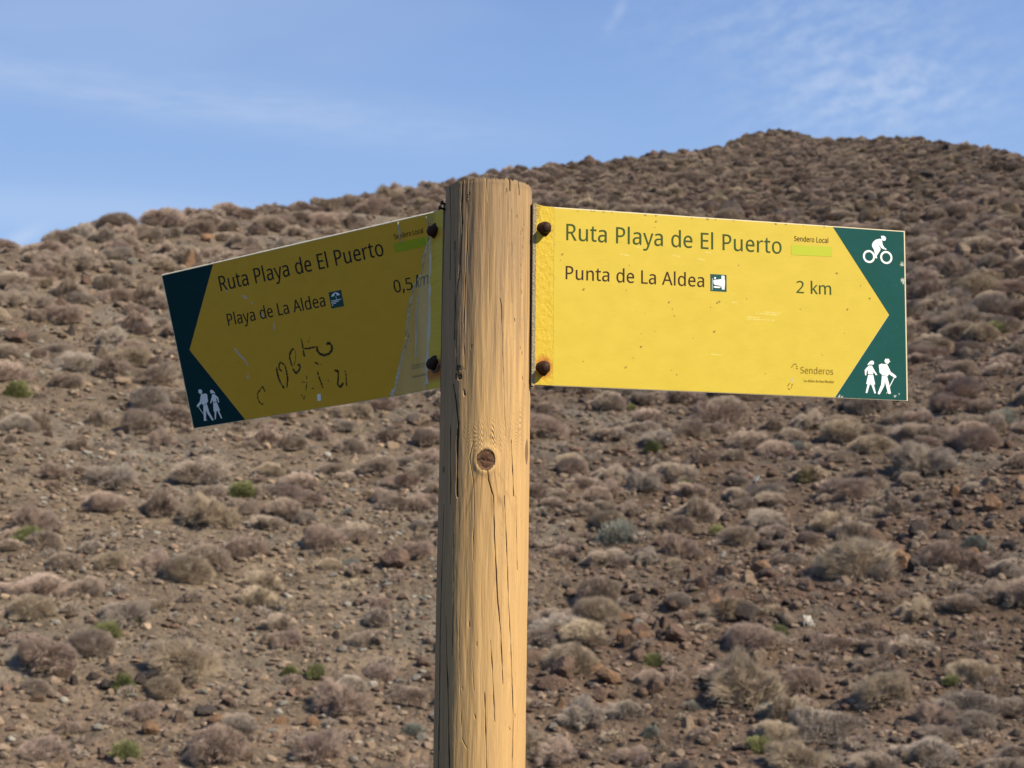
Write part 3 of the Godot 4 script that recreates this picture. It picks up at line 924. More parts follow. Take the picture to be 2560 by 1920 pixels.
	part("mounting_tab", sheet(1, rows_of(-0.4, 200.6, 40, func(_y): return 428.5, func(_y): return XE - 0.4), 8, 0.02, 0.5, 900.0), tabm, left)
	# the bare bevelled upper edge, worn through in flecks
	var bev := st_new()
	for i in 90:
		var xa := lerpf(-1.4, 445.0, i / 90.0)
		var xb := lerpf(-1.4, 445.0, (i + 1) / 90.0)
		var ha := 0.9 + 0.7 * nz2.get_noise_2d(xa * 30.0, 5.0)
		var hb := 0.9 + 0.7 * nz2.get_noise_2d(xb * 30.0, 5.0)
		quad(bev, sp(1, xa, 201.1 - ha * 0.4, 0.32), sp(1, xb, 201.1 - hb * 0.4, 0.32), sp(1, xb, 201.3 + hb, -1.1), sp(1, xa, 201.3 + ha, -1.1))
		quad(bev, sp(1, xa, 201.3 + ha, -1.1), sp(1, xb, 201.3 + hb, -1.1), sp(1, xb, 200.9, -2.3), sp(1, xa, 200.9, -2.3))
	part("worn_edge", done(bev), mat(lin(0.62, 0.56, 0.40), 0.6), left)
	var back := lx.basis.inverse()
	var lf := st_new()
	var e0 := sp(1, XE, 0.0, 0.0) + back * Vector3(-0.0008, -0.004, 0.0)
	var e1 := sp(1, XE, 200.0, 0.0) + back * Vector3(-0.0008, 0.004, 0.0)
	for k in [[0.0, 0.0021, 0.0], [0.0024, 0.0048, 0.0012]]:
		var fa: Vector3 = back * Vector3(k[0], 0, k[2])
		var fb: Vector3 = back * Vector3(k[1], 0, k[2])
		var bk: Vector3 = back * Vector3(0, 0, -0.030)
		quad(lf, e0 + fa, e0 + fb, e1 + fb, e1 + fa)
		quad(lf, e0 + fb, e0 + fb + bk, e1 + fb + bk, e1 + fb)
		quad(lf, e0 + fb + bk, e0 + fa + bk, e1 + fa + bk, e1 + fb + bk)
		quad(lf, e0 + fa + bk, e0 + fa, e1 + fa, e1 + fa + bk)
		quad(lf, e1 + fa, e1 + fb, e1 + fb + bk, e1 + fa + bk)
		quad(lf, e0 + fa + bk, e0 + fb + bk, e0 + fb, e0 + fa)
	part("flange", done(lf), old, left)
	for y in [177.5, 27.0]:
		var p := sp(1, 441.0, y, 0.4)
		var ax := (sp(1, 441.0, y, 5.0) - sp(1, 441.0, y, 0.0)).normalized().lerp(back * Vector3(0, 0, 1), 0.6).normalized()
		part("bolt", lathe([Vector2(0.0088, 0.0), Vector2(0.0084, 0.0014), Vector2(0.0066, 0.0020), Vector2(0.0064, 0.0090), Vector2(0.0056, 0.0112), Vector2(0.0032, 0.0124), Vector2(0.0, 0.0126)], ax, p, 22, 0.22), rust, left)
	var b0 := sp(1, 441.0, 24.0, 6.0)
	part("wire", tube([b0, b0 + back * Vector3(0.004, -0.006, 0.004), b0 + back * Vector3(0.008, -0.004, 0.008), b0 + back * Vector3(0.010, 0.003, 0.010), b0 + back * Vector3(0.014, -0.001, 0.011), b0 + back * Vector3(0.016, -0.004, 0.010)], 0.0013, 6), mat(lin(0.16, 0.11, 0.085), 0.5), left)
	lettering("Ruta Playa de El Puerto", 1, 94.5, 165.0, 264.0, 18.6, dark, left)
	lettering("Playa de La Aldea", 1, 95.1, 120.4, 161.5, 15.0, dark, left)
	lettering("Sendero Local", 1, 377.9, 180.5, 42.6, 5.9, dark, left)
	lettering("0,5 km", 1, 363.1, 119.6, 62.0, 14.4, dark, left)
	lettering("Senderos", 1, 384.0, 26.1, 40.7, 7.5, faded, left)
	lettering("La Aldea de San Nicolás", 1, 388.0, 16.4, 37.3, 2.6, faded, left, "Droid Serif")
	st = st_new()
	for i in 10:
		var xa := lerpf(374.8, 425.5, i / 10.0)
		var xb := lerpf(374.8, 425.5, (i + 1) / 10.0)
		add_poly(st, 1, pts_of([xa, 165.0, xb, 165.0, xb, 175.8, xa, 175.8]), 0.45)
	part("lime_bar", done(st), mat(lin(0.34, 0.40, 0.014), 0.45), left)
	st = st_new()
	add_poly(st, 1, pts_of([264.2, 116.0, 284.2, 116.0, 284.6, 135.8, 264.6, 135.8]), 0.42)
	part("pictogram_square", done(st), greenm, left)
	st = st_new()
	for p in [[267.9, 129.9, 269.1, 131.9, 271.8, 133.5, 275.4, 134.4, 278.1, 133.5, 280.2, 132.2, 281.7, 130.2, 276.7, 129.8, 276.5, 131.3, 275.1, 133.5, 273.6, 132.4, 272.5, 130.2], [274.6, 130.0, 275.1, 129.9, 275.1, 125.4, 274.4, 125.5], [265.7, 125.3, 274.3, 125.4, 281.8, 125.3, 281.1, 124.3, 274.9, 124.6, 265.9, 124.7], [265.6, 123.6, 271.3, 123.7, 278.0, 123.6, 277.5, 122.7, 271.5, 122.7, 265.7, 123.0], [265.8, 121.7, 270.9, 122.0, 273.3, 121.8, 272.9, 120.9, 270.6, 121.1, 266.0, 121.1], [266.0, 120.2, 268.9, 120.0, 266.7, 118.8]]:
		add_poly(st, 1, pts_of(p), 0.55)
	part("beach_pictogram", done(st), white, left)
	hikers(left, 1, white)
	st = st_new()
	add_poly(st, 1, pts_of([213.8, 8.8, 219.5, 8.4, 220.9, 16.8, 215.2, 17.2]), 0.6)
	part("paper_scrap", done(st), white, left)
	# the clear film loose along the bend, its pale tint painting sky glare
	var clear := mat(Color(lin(0.60, 0.55, 0.34), 0.13), 0.30)
	clear.transparency = BaseMaterial3D.TRANSPARENCY_ALPHA
	clear.metallic_specular = 0.5
	part("loose_film", sheet(1, rows_of(1.0, 199.0, 40, func(y): return lut(FOLD, y) - 1.0 + 3.0 * sin(y * 0.11), func(_y): return 429.5), 24, 0.9, 1.1), clear, left)
	var film := mat(lin(0.52, 0.48, 0.33), 0.4)
	for f in [
		[[440.0, 186.0, 432.0, 176.0, 424.0, 166.0, 414.0, 152.0, 407.0, 136.0, 400.0, 128.0], 1.0, 2.6], [[396.0, 126.0, 390.0, 118.0, 384.0, 106.0, 378.0, 94.0, 372.0, 80.0, 367.0, 68.0], 1.6, 2.0],
		[[376.0, 68.0, 370.0, 60.0, 362.0, 52.0, 354.0, 40.0, 344.0, 24.0, 338.0, 14.0], 1.6, 4.0], [[352.0, 30.0, 346.0, 18.0, 336.0, 6.0, 329.0, 0.5], 1.5, 8.0], [[429.5, 198.0, 428.8, 150.0, 428.4, 100.0, 427.8, 50.0, 426.5, 6.0], 1.5, 5.0],
		[[388.4, 199.3, 387.0, 188.0, 385.0, 176.0], 2.6, 1.2], [[408.0, 110.0, 404.0, 92.0, 402.0, 70.0, 400.0, 40.0], 1.0, 1.4],
	]:
		var pl := pts_of(f[0])
		var fs := st_new()
		for i in pl.size() - 1:
			for k in 4:
				var a := pl[i].lerp(pl[i + 1], k / 4.0)
				var b := pl[i].lerp(pl[i + 1], (k + 1) / 4.0)
				var d := (pl[i + 1] - pl[i]).normalized().orthogonal()
				var wa := lerpf(f[1], f[2], (i + k / 4.0) / (pl.size() - 1)) * (1.0 + 1.1 * nz2.get_noise_2d(a.x * 40.0, a.y * 40.0)) * 0.62
				var wb := lerpf(f[1], f[2], (i + (k + 1) / 4.0) / (pl.size() - 1)) * (1.0 + 1.1 * nz2.get_noise_2d(b.x * 40.0, b.y * 40.0)) * 0.62
				var qa := [sp(1, a.x - d.x * wa, a.y - d.y * wa, 0.4), sp(1, a.x, a.y, 2.0), sp(1, a.x + d.x * wa, a.y + d.y * wa, 0.4)]
				var qb := [sp(1, b.x - d.x * wb, b.y - d.y * wb, 0.4), sp(1, b.x, b.y, 2.0), sp(1, b.x + d.x * wb, b.y + d.y * wb, 0.4)]
				quad(fs, qa[0], qb[0], qb[1], qa[1])
				quad(fs, qa[1], qb[1], qb[2], qa[2])
		part("film_fold", done(fs), film, left)

func small_scratch() -> Array:
	var x := rng.randf_range(0.0, 428.0)
	var y := rng.randf_range(2.0, 198.0)
	return [x, y, x + rng.randf_range(-2.5, 2.5), y + rng.randf_range(-2.0, 2.0)]

func hikers(root: Node, side: int, m: Material) -> void:
	var woman := [[384.8, 44.9, 386.7, 44.1, 387.4, 42.3, 386.5, 40.1, 384.7, 40.0, 381.9, 40.1, 378.8, 39.0, 379.9, 41.3, 382.4, 43.9], [380.9, 38.8, 384.7, 38.9, 386.2, 35.8, 391.2, 28.2, 389.2, 27.8, 386.5, 31.8, 385.9, 28.8, 379.4, 28.8, 379.1, 33.3, 377.8, 32.4, 377.3, 27.2, 375.7, 27.0, 375.3, 33.2, 377.9, 36.2], [379.6, 27.9, 386.0, 28.2, 388.3, 17.0, 386.7, 16.6, 389.1, 6.6, 387.3, 6.3, 383.3, 16.6, 381.5, 16.7, 378.2, 6.5, 376.0, 6.6, 378.6, 16.8, 376.9, 17.1]]
	var man := [[401.7, 47.7, 406.5, 47.7, 406.7, 46.0, 408.2, 44.2, 406.6, 44.1, 405.6, 42.0, 403.6, 41.8, 401.4, 43.0, 400.5, 44.8], [393.2, 40.2, 397.4, 41.9, 398.8, 41.0, 400.2, 41.6, 403.8, 41.4, 406.1, 37.1, 408.4, 32.4, 414.3, 28.8, 415.5, 27.2, 414.7, 25.7, 412.5, 26.1, 406.0, 29.7, 404.1, 27.2, 397.2, 28.4, 394.1, 31.0], [397.0, 27.8, 403.7, 26.9, 405.8, 19.0, 408.1, 7.4, 406.6, 6.4, 404.6, 6.9, 402.3, 14.5, 400.7, 21.0, 399.8, 15.8, 394.2, 6.1, 392.6, 5.3, 391.3, 6.7, 395.8, 17.1], [412.1, 26.1, 413.1, 25.8, 406.9, 14.7, 406.5, 16.1], [403.4, 9.0, 404.1, 8.7, 402.7, 6.6, 402.2, 6.8]]
	for pair in [["walking_woman_pictogram", woman], ["walking_man_pictogram", man]]:
		var st := st_new()
		for flat in pair[1]:
			var p := pts_of(flat)
			if side == 1:
				for i in p.size(): p[i].x = 428.3 - p[i].x
			add_poly(st, side, p, 0.55)
		part(pair[0], done(st), m, root)

# ------------------------------------------------------------------ what grows and lies on the hillside
var vb := PackedVector3Array()
var nb := PackedVector3Array()
var cb := PackedColorArray()

func spike(a: Vector3, b: Vector3, w: float, c: Color) -> void:   # a twig: a three-sided taper
	var d := (b - a).normalized()
	var u := d.cross(Vector3(0.36, 0.48, 0.8)).normalized() * w
	var v := d.cross(u)
	var k := [a + u, a - u * 0.5 + v * 0.866, a - u * 0.5 - v * 0.866]
	for i in 3:
		var p: Vector3 = k[i]
		var q: Vector3 = k[(i + 1) % 3]
		var n := (q - p).cross(b - p).normalized()
		vb.append(p)
		vb.append(b)
		vb.append(q)
		for j in 3:
			nb.append(n)
			cb.append(c)

func take() -> ArrayMesh:
	var m := array_mesh(vb, nb, cb)
	vb = PackedVector3Array()
	nb = PackedVector3Array()
	cb = PackedColorArray()
	return m

# a leafless cushion shrub one metre across: [stems, twigs]
func bush_mesh(sd: int, high: float, stems: int, forks: int, ends: int, thick: float, lump: float) -> Array:
	var r := RandomNumberGenerator.new()
	r.seed = sd
	var off := sd * 37.0
	var skel := []
	for i in stems:
		var el := asin(r.randf_range(0.03, 1.0))
		var az := r.randf() * TAU
		skel.append(Vector3(cos(el) * cos(az), sin(el), cos(el) * sin(az)))
	var reach := func(d: Vector3) -> float:
		var k := 1.0 + lump * nz2.get_noise_3d(d.x * 110.0 + off, d.y * 110.0, d.z * 110.0)
		return k / sqrt((d.x * d.x + d.z * d.z) / 0.25 + d.y * d.y / (high * high))
	var branches := []
	for d in skel:
		var root := Vector3(r.randf_range(-0.12, 0.12), -0.03, r.randf_range(-0.12, 0.12)) + Vector3(d.x, 0, d.z) * 0.1
		var tip: Vector3 = d * reach.call(d) * r.randf_range(0.55, 0.8)
		var mid := root.lerp(tip, 0.5) + Vector3(0, 0.03 - 0.05 * (1.0 - d.y), 0)
		var c := Color.WHITE * r.randf_range(0.7, 1.0)
		spike(root, mid.lerp(tip, 0.3), 0.009, c)
		spike(mid, tip, 0.007, c)
		branches.append([d, mid, tip])
	var wood := take()
	for b in branches:
		for i in forks:
			var d: Vector3 = (b[0] + Vector3(r.randfn(0, 0.26), r.randfn(0.05, 0.2), r.randfn(0, 0.26))).normalized()
			if d.y < -0.05: d.y = r.randf_range(0.0, 0.1)
			d = d.normalized()
			var R: float = reach.call(d)
			var p0: Vector3 = b[1].lerp(b[2], r.randf_range(0.1, 1.0))
			var p1: Vector3 = d * R * r.randf_range(0.72, 0.92)
			var tint := r.randf_range(0.74, 1.16)
			spike(p0, p1, thick * 1.1, Color.WHITE * tint)
			for k in ends:
				var e := (d + Vector3(r.randfn(0, 0.12), r.randfn(0.04, 0.12), r.randfn(0, 0.12))).normalized()
				if e.y < -0.08: e.y = -0.02
				var q0 := p0.lerp(p1, r.randf_range(0.35, 0.95))
				var q1: Vector3 = e * reach.call(e) * r.randf_range(0.88, 1.03)
				spike(q0, q1, thick * r.randf_range(0.7, 1.1), Color.WHITE * tint * r.randf_range(0.66, 1.30))
	return [wood, take()]

# a bush in leaf, one metre across
func leafy_mesh(sd: int, high: float, n: int, leaf: float) -> ArrayMesh:
	var r := RandomNumberGenerator.new()
	r.seed = sd
	for i in n:
		var el := asin(r.randf_range(0.0, 1.0))
		var az := r.randf() * TAU
		var d := Vector3(cos(el) * cos(az), sin(el), cos(el) * sin(az))
		var k := 1.0 + 0.35 * nz2.get_noise_3d(d.x * 150.0 + sd, d.y * 150.0, d.z * 150.0)
		var R := k / sqrt((d.x * d.x + d.z * d.z) / 0.25 + d.y * d.y / (high * high))
		var p := d * R * pow(r.randf(), 0.35)
		var tip := p + (d + Vector3(r.randfn(0, 0.4), 0.4 + r.randfn(0, 0.3), r.randfn(0, 0.4))).normalized() * leaf * r.randf_range(0.6, 1.3)
		spike(p, tip, leaf * 0.13, Color.WHITE * r.randf_range(0.7, 1.25))
	return take()

func icosphere(n: int) -> Array:
	var t := (1.0 + sqrt(5.0)) / 2.0
	var v := [Vector3(-1, t, 0), Vector3(1, t, 0), Vector3(-1, -t, 0), Vector3(1, -t, 0), Vector3(0, -1, t), Vector3(0, 1, t), Vector3(0, -1, -t), Vector3(0, 1, -t), Vector3(t, 0, -1), Vector3(t, 0, 1), Vector3(-t, 0, -1), Vector3(-t, 0, 1)]
	for i in v.size(): v[i] = v[i].normalized()
	var f := [[0, 11, 5], [0, 5, 1], [0, 1, 7], [0, 7, 10], [0, 10, 11], [1, 5, 9], [5, 11, 4], [11, 10, 2], [10, 7, 6], [7, 1, 8], [3, 9, 4], [3, 4, 2], [3, 2, 6], [3, 6, 8], [3, 8, 9], [4, 9, 5], [2, 4, 11], [6, 2, 10], [8, 6, 7], [9, 8, 1]]
	for s in n:
		var g := []
		var mids := {}
		for q in f:
			var m := []
			for k in 3:
				var a: int = q[k]
				var b: int = q[(k + 1) % 3]
				var key := Vector2i(mini(a, b), maxi(a, b))
				if not mids.has(key):
					mids[key] = v.size()
					v.append(((v[a] + v[b]) * 0.5).normalized())
				m.append(mids[key])
			g.append_array([[q[0], m[0], m[2]], [q[1], m[1], m[0]], [q[2], m[2], m[1]], m])
		f = g
	return [v, f]

func rock_mesh(sd: int, sub: int, cuts: int) -> ArrayMesh:   # an angular stone about one metre across, standing on y = -0.15
	var r := RandomNumberGenerator.new()
	r.seed = sd
	var planes := []
	for i in cuts: planes.append([Vector3(r.randfn(), r.randfn() * 0.9, r.randfn()).normalized(), r.randf_range(0.24, 0.44)])
	var ico := icosphere(sub)
	var p := []
	for d in ico[0]:
		var R := 0.52
		for c in planes:
			var k: float = c[0].dot(d)
			if k > 0.05: R = minf(R, c[1] / k)
		R *= 1.0 + 0.05 * nz2.get_noise_3d(d.x * 180.0 + sd * 9.0, d.y * 180.0, d.z * 180.0)
		p.append(d * R)
	for q in ico[1]:
		var n: Vector3 = (p[q[1]] - p[q[0]]).cross(p[q[2]] - p[q[0]]).normalized()
		for k in [0, 2, 1]:
			vb.append(p[q[k]])
			nb.append(n)
			cb.append(Color.WHITE * (0.9 + 0.25 * nz2.get_noise_3d(p[q[k]].x * 300.0, p[q[k]].y * 300.0 + sd, p[q[k]].z * 300.0)))
	return take()

const TONES := [[0.395, 0.318, 0.246], [0.405, 0.310, 0.246], [0.428, 0.345, 0.246], [0.387, 0.326, 0.264], [0.345, 0.270, 0.210]]
const TONE_WORD := ["grey-brown", "pinkish-brown", "straw-coloured", "pale grey", "dark brown"]
const STONE := [[0.195, 0.128, 0.092], [0.265, 0.198, 0.142], [0.420, 0.305, 0.205], [0.100, 0.080, 0.068], [0.340, 0.205, 0.118], [0.320, 0.290, 0.235]]
const STONE_WORD := ["reddish-brown", "brown", "light tan", "dark basalt", "orange-brown", "pale grey"]
const LEAF := [[0.175, 0.215, 0.045], [0.205, 0.230, 0.175]]

# x, z, width, tone of the shrubs that stand out
const BUSHES := [-6.04, -25.21, 0.45, 0, -6.92, -24.15, 0.52, 3, -6.73, -24.39, 0.41, 0, -5.35, -25.03, 0.65, 0, -4.98, -24.46, 0.43, 1, -5.94, -23.59, 0.34, 4, -5.17, -22.35, 0.61, 3, -4.1, -22.85, 0.7, 0, -5.01, -21.4, 0.51, 1, -3.72, -21.27, 0.65, 2, -5.57, -20.29, 0.58, 1, -4.92, -19.14, 0.39, 0, -4.46, -19.34, 0.37, 2, -3.97, -19.48, 0.41, 1, -3.55, -19.11, 0.56, 2, -5.64, -19.48, 0.26, 4, -4.96, -18.35, 0.66, 1, -5.92, -22.3, 0.35, 1, -5.68, -22.59, 0.32, 0, -3.86, -22.2, 0.47, 0, -2.55, -26.36, 0.37, 3, -3.57, -24.77, 0.52, 1, -3.18, -24.73, 0.52, 0, -2.85, -25.44, 0.35, 1, -2.34, -25.1, 0.44, 0, -1.26, -25.69, 0.48, 4, -2.95, -23.44, 0.38, 0, -2.81, -22.77, 0.5, 1, -2.25, -23.34, 0.32, 0, -3.19, -22.4, 0.31, 0, -2.59, -22.19, 0.41, 1, -1.53, -22.14, 0.44, 0, -1.12, -22.43, 0.42, 1, -1.29, -23.94, 0.42, 0, -1.53, -24.51, 0.34, 3, -2.57, -21.59, 0.33, 3, -2.24, -20.62, 0.53, 1, -1.88, -20.93, 0.46, 0, -2.77, -18.85, 0.46, 2, -2.4, -18.08, 0.36, 0, -4.84, -17.56, 0.42, 2, -4.4, -16.58, 0.59, 1, -3.93, -17.74, 0.5, 3, -3.14, -16.65, 0.7, 2, -3.29, -15.72, 0.28, 1, -3.91, -14.72, 0.39, 1, -3.86, -15.38, 0.22, 1, -3.73, -18.31, 0.24, 2, -1.51, -17.84, 0.33, 0, -1.41, -18.39, 0.3, 3, -1.57, -16.12, 0.52, 1, -2.37, -15.36, 0.29, 3, -1.63, -14.98, 0.42, 1, 0.44, -27.72, 0.38, 4, 1.59, -28.13, 0.55, 0, 2.2, -28.7, 0.47, 0, 2.07, -27.07, 0.53, 0, 2.77, -26.97, 0.59, 0, 3.55, -28.35, 0.59, 0, 3.64, -26.35, 0.68, 4, 1.4, -24.39, 0.45, 0, 2.3, -24.4, 0.62, 0, 1.97, -24.2, 0.34, 4, 2.4, -24.19, 0.31, 0, 0.63, -22.98, 0.37, 0, 1.19, -22.68, 0.34, 0, 1.53, -22.67, 0.37, 4, 2.38, -22.55, 0.6, 0, 2.08, -21.83, 0.46, 4, 1.13, -20.35, 0.52, 0, 2.01, -20.82, 0.48, 1, 0.6, -20.65, 0.31, 1, 3.14, -24.06, 0.31, 3, 3.27, -22.31, 0.57, 3, 3.08, -23.02, 0.32, 0, 5.73, -23.98, 0.91, 3, 4.58, -23.37, 0.71, 1, 6.84, -25.59, 0.73, 1, 5.34, -25.49, 0.66, 2, 4.6, -24.85, 0.47, 0, 6.43, -27.21, 0.52, 1, 6.12, -25.49, 0.42, 1, 3.44, -23.14, 0.41, 0, 3.9, -19.77, 0.91, 2, 4.89, -19.73, 0.52, 1, 4.07, -21.94, 0.57, 2, 6.1, -22.52, 0.43, 3, 4.15, -27.48, 0.39, 4, 3.29, -21.78, 0.36, 1, 0.95, -19.08, 0.49, 4, 1.8, -18.79, 0.26, 3, 0.72, -17.73, 0.45, 2, 2.19, -16.49, 0.73, 2, 1.31, -16.71, 0.27, 1, 1.01, -15.88, 0.33, 3, 0.37, -15.09, 0.38, 1, 1.03, -15.03, 0.31, 1, 3.19, -17.75, 0.46, 1, 3.95, -17.54, 0.46, 0, 4.73, -18.33, 0.35, 4, 3.41, -16.12, 0.53, 2, 2.73, -15.48, 0.69, 3, 4.08, -15.79, 0.56, 3, 4.36, -16.62, 0.48, 2, 3.68, -15.12, 0.4, 0, 4.07, -15.43, 0.33, 3, 4.21, -14.83, 0.28, 0, 2.3, -15.32, 0.39, 2, 0.46, -18.44, 0.38, 4, -11.38, -38.26, 0.32, 4, -10.45, -38.25, 1.01, 1, -10.01, -36.7, 0.75, 0, -10.31, -36.29, 0.48, 4, -9.92, -33.85, 0.73, 0, -8.28, -31.66, 0.76, 1, -8.57, -35.51, 0.46, 0, -8.5, -37.1, 0.44, 0, -9.03, -32.45, 0.58, 0, -6.56, -28.21, 0.6, 4, -7.6, -28.74, 0.31, 4, -8.35, -28.43, 0.41, 0, -7.98, -28.82, 0.35, 1, -6.6, -29.61, 0.49, 1, -5.48, -27.29, 0.45, 0, -10.65, -40.09, 0.86, 0, -10.2, -43.97, 0.99, 0, -9.34, -45.35, 1.07, 1, -8.26, -45.83, 1.08, 0, -7.03, -50.03, 1.17, 0, -7.61, -48.56, 0.91, 1, -5.77, -51.99, 1.09, 0, -4.97, -53.22, 0.86, 0, -4.39, -55.41, 0.77, 1, -3.47, -57.27, 0.99, 0, -9.03, -42.41, 0.65, 0, -9.66, -42.11, 0.7, 1, -8.21, -41.1, 0.68, 0, -6.75, -45.07, 0.58, 4, -5.79, -45.56, 0.74, 0, -10.1, -37.09, 0.53, 1, -7.41, -43.63, 0.61, 0, 9.2, -33.44, 0.68, 2, 9.62, -37.62, 0.54, 0, 8.25, -33.58, 0.56, 0, 11.55, -40.94, 0.59, 1, 7.6, -31.91, 0.45, 1, 8.52, -29.92, 0.5, 0, 7.62, -29.7, 0.53, 1, 10.21, -42.98, 0.51, 0, 15.14, -51.69, 0.75, 0]
# x, z, width, tone, height over width of the stones that stand out
const ROCKS := [-1.3, -20.01, 0.42, 0, 0.75, -1.47, -26.81, 0.43, 1, 0.5, -1.77, -25.41, 0.21, 2, 0.7, -1.87, -22.77, 0.17, 2, 0.9, -3.73, -16.27, 0.16, 3, 0.9, -3.47, -16.36, 0.15, 3, 0.8, -4.07, -16.33, 0.11, 3, 1, -3.92, -16.42, 0.11, 3, 0.8, -2.77, -15.83, 0.23, 3, 0.45, -3.14, -15.32, 0.18, 4, 0.85, -2.6, -15.4, 0.22, 4, 0.8, -2.33, -15.72, 0.15, 4, 0.7, -2.08, -15.78, 0.14, 4, 0.7, -1.79, -15.8, 0.15, 4, 0.7, -1.51, -15.83, 0.17, 2, 0.5, -1.37, -15.31, 0.16, 2, 0.9, -1.82, -18.03, 0.13, 3, 0.8, -0.78, -15.44, 0.13, 5, 0.6, -2.45, -16.47, 0.12, 1, 0.7, 1.6, -25.9, 0.28, 0, 0.6, 4.55, -20.59, 0.24, 0, 0.9, 4.93, -20.94, 0.2, 1, 0.7, 5.32, -24.55, 0.13, 2, 0.9, 4.91, -28.66, 0.35, 3, 0.5, 1.31, -18.19, 0.15, 5, 1, 2.6, -19.32, 0.25, 2, 0.9, 2.07, -19.15, 0.12, 0, 1.8, 1.14, -17.78, 0.16, 4, 1, 1.32, -17.65, 0.16, 4, 1, 1.53, -17.85, 0.17, 0, 0.7, 1.69, -18.01, 0.14, 4, 0.8, 1.31, -15.89, 0.13, 0, 0.9, 1.57, -15.66, 0.16, 2, 0.8, 1.5, -18.24, 0.14, 1, 0.9, 1.86, -18.47, 0.15, 0, 0.8, -6.29, -27.69, 0.28, 2, 0.7, -8.56, -29.67, 0.49, 0, 0.6, -7.95, -30.78, 0.21, 3, 1, -8.52, -34.54, 0.15, 2, 1.2, -6.89, -33.2, 0.14, 2, 1.2, -7.72, -33.44, 0.36, 1, 0.5, -7.44, -39.1, 0.46, 4, 1.2, -7.8, -43.32, 0.37, 4, 0.9, -7.43, -43.76, 0.35, 1, 0.7, 7.92, -61.58, 1.32, 3, 0.4, 10.63, -69.98, 0.43, 3, 0.7, 17.09, -69.7, 0.8, 3, 0.7, 18.87, -66.36, 0.99, 3, 0.6, 12.13, -55.46, 0.37, 3, 0.9, 12.08, -45.32, 0.48, 1, 1.1, 12.91, -43.45, 0.54, 1, 1.1, 15.56, -67.69, 0.48, 0, 0.7, 17.23, -64.93, 0.53, 3, 0.6, 15.52, -61.25, 0.53, 0, 0.7]
# x, z, width, kind (0 fresh green, 1 grey-green) of the leafy plants
const GREENS := [-5.51, -19.87, 0.29, 0, -3.47, -22.28, 0.31, 0, -1.85, -20.04, 0.21, 1, -2.06, -21.75, 0.13, 1, -4.03, -17.41, 0.23, 0, -3.79, -17.75, 0.15, 0, -3.58, -16.21, 0.18, 0, -3.23, -14.77, 0.2, 0, -1.9, -16.99, 0.17, 0, -2.15, -17.01, 0.14, 0, 2.11, -25.82, 0.25, 0, 1.3, -21.39, 0.45, 1, 2.57, -21.78, 0.18, 0, 7.65, -26.78, 0.39, 1, 4.32, -26.21, 0.26, 1, 4.07, -24.09, 0.2, 0, 5.44, -20.43, 0.34, 1, 1.39, -17.23, 0.18, 0, 1.22, -15.49, 0.15, 1, 2.1, -15.02, 0.18, 0, 1.64, -16.22, 0.16, 1, 2.31, -15.94, 0.16, 1, 2.71, -17.83, 0.21, 0, 4.11, -16.44, 0.14, 0, 2.34, -15.87, 0.21, 1, -7.56, -26.23, 0.32, 0, -0.87, -15.56, 0.18, 1, 1.97, -28.43, 0.13, 0, 2.4, -23.78, 0.22, 0, 9.6, -33.9, 0.33, 0]

# points in the photograph that a label can name
var marks := [
	["the top of the post", 1224, 450], ["the post's big knot", 1217, 1150], ["the lowest part of the post", 1200, 1900],
	["the left sign's outer upper corner", 405, 688], ["the left sign's walking couple", 515, 1010], ["the left sign's paper scrap", 690, 1000], ["the left sign's lower bolt", 1060, 985], ["the left sign's upper edge", 790, 600],
	["the right sign's lower bolt", 1340, 965], ["the right sign's word Senderos", 2050, 960], ["the right sign's outer lower corner", 2266, 1001], ["the right sign's outer upper corner", 2259, 578], ["the right sign's upper edge", 1700, 540], ["the right sign's arrow tip", 2222, 787],
	["the knob on the hilltop", 1945, 330], ["the skyline far right", 2400, 375], ["the skyline far left", 400, 540], ["the skyline left of the post", 900, 490],
	["the big reddish boulder by the post", 997, 1390], ["the flat brown boulder below the left sign", 1044, 1040], ["the bright green plant below the left sign", 606, 1216], ["the green plant at the left edge", 75, 1324],
	["the paired green plants lower left", 290, 1570], ["the row of orange stones", 740, 1800], ["the tall twin green plant", 760, 1650], ["the tan boulder right of the post", 1867, 1470], ["the pale angular rock", 1595, 1565],
	["the green plant below the right sign", 1632, 1104], ["the large grey-green shrub", 1543, 1320], ["the big straw-coloured dome", 2139, 1392], ["the white bare roots", 2013, 1550], ["the dark boulder above the right sign", 1824, 513],
	["the upright tan boulder", 2411, 622], ["the grey-green shrub far right", 2437, 1353], ["the orange boulder above the left sign", 472, 620], ["the lower right picture corner", 2540, 1900], ["the lower left picture corner", 20, 1900], ["the green plant at the lower edge", 1899, 1890],
]

func where(s: Vector2, wide: float, skip := -1) -> Array:
	var best := -1
	var bd := 1e9
	for i in marks.size():
		if i == skip: continue
		var d := s.distance_to(Vector2(marks[i][1], marks[i][2]))
		if d < bd:
			bd = d
			best = i
	var v := s - Vector2(marks[best][1], marks[best][2])
	var k := wrapi(int(round(rad_to_deg(v.angle()) / 45.0)), 0, 8)
	var dir: String = ["right of", "lower-right of", "below", "lower-left of", "left of", "upper-left of", "above", "upper-right of"][k]
	var far := bd / maxf(wide, 30.0)
	var how := "close " if far < 1.3 else ("" if far < 2.6 else ("well " if far < 4.5 else "far "))
	return [how + dir + " " + marks[best][0], best]

func say(lead: String, s: Vector2, wide: float) -> String:
	var w := where(s, wide)
	var l: String = lead + " " + w[0]
	if labels.has(l):
		var h := "higher up" if labels[l].y > s.y else "lower down"
		l = lead + " " + h + ", " + w[0]
	if labels.has(l):
		var w2 := where(s, wide, w[1])
		l = lead + " " + w2[0]
		if labels.has(l): l = lead + (" higher up, " if labels[l].y > s.y else " lower down, ") + w2[0]
	labels[l] = s
	return l

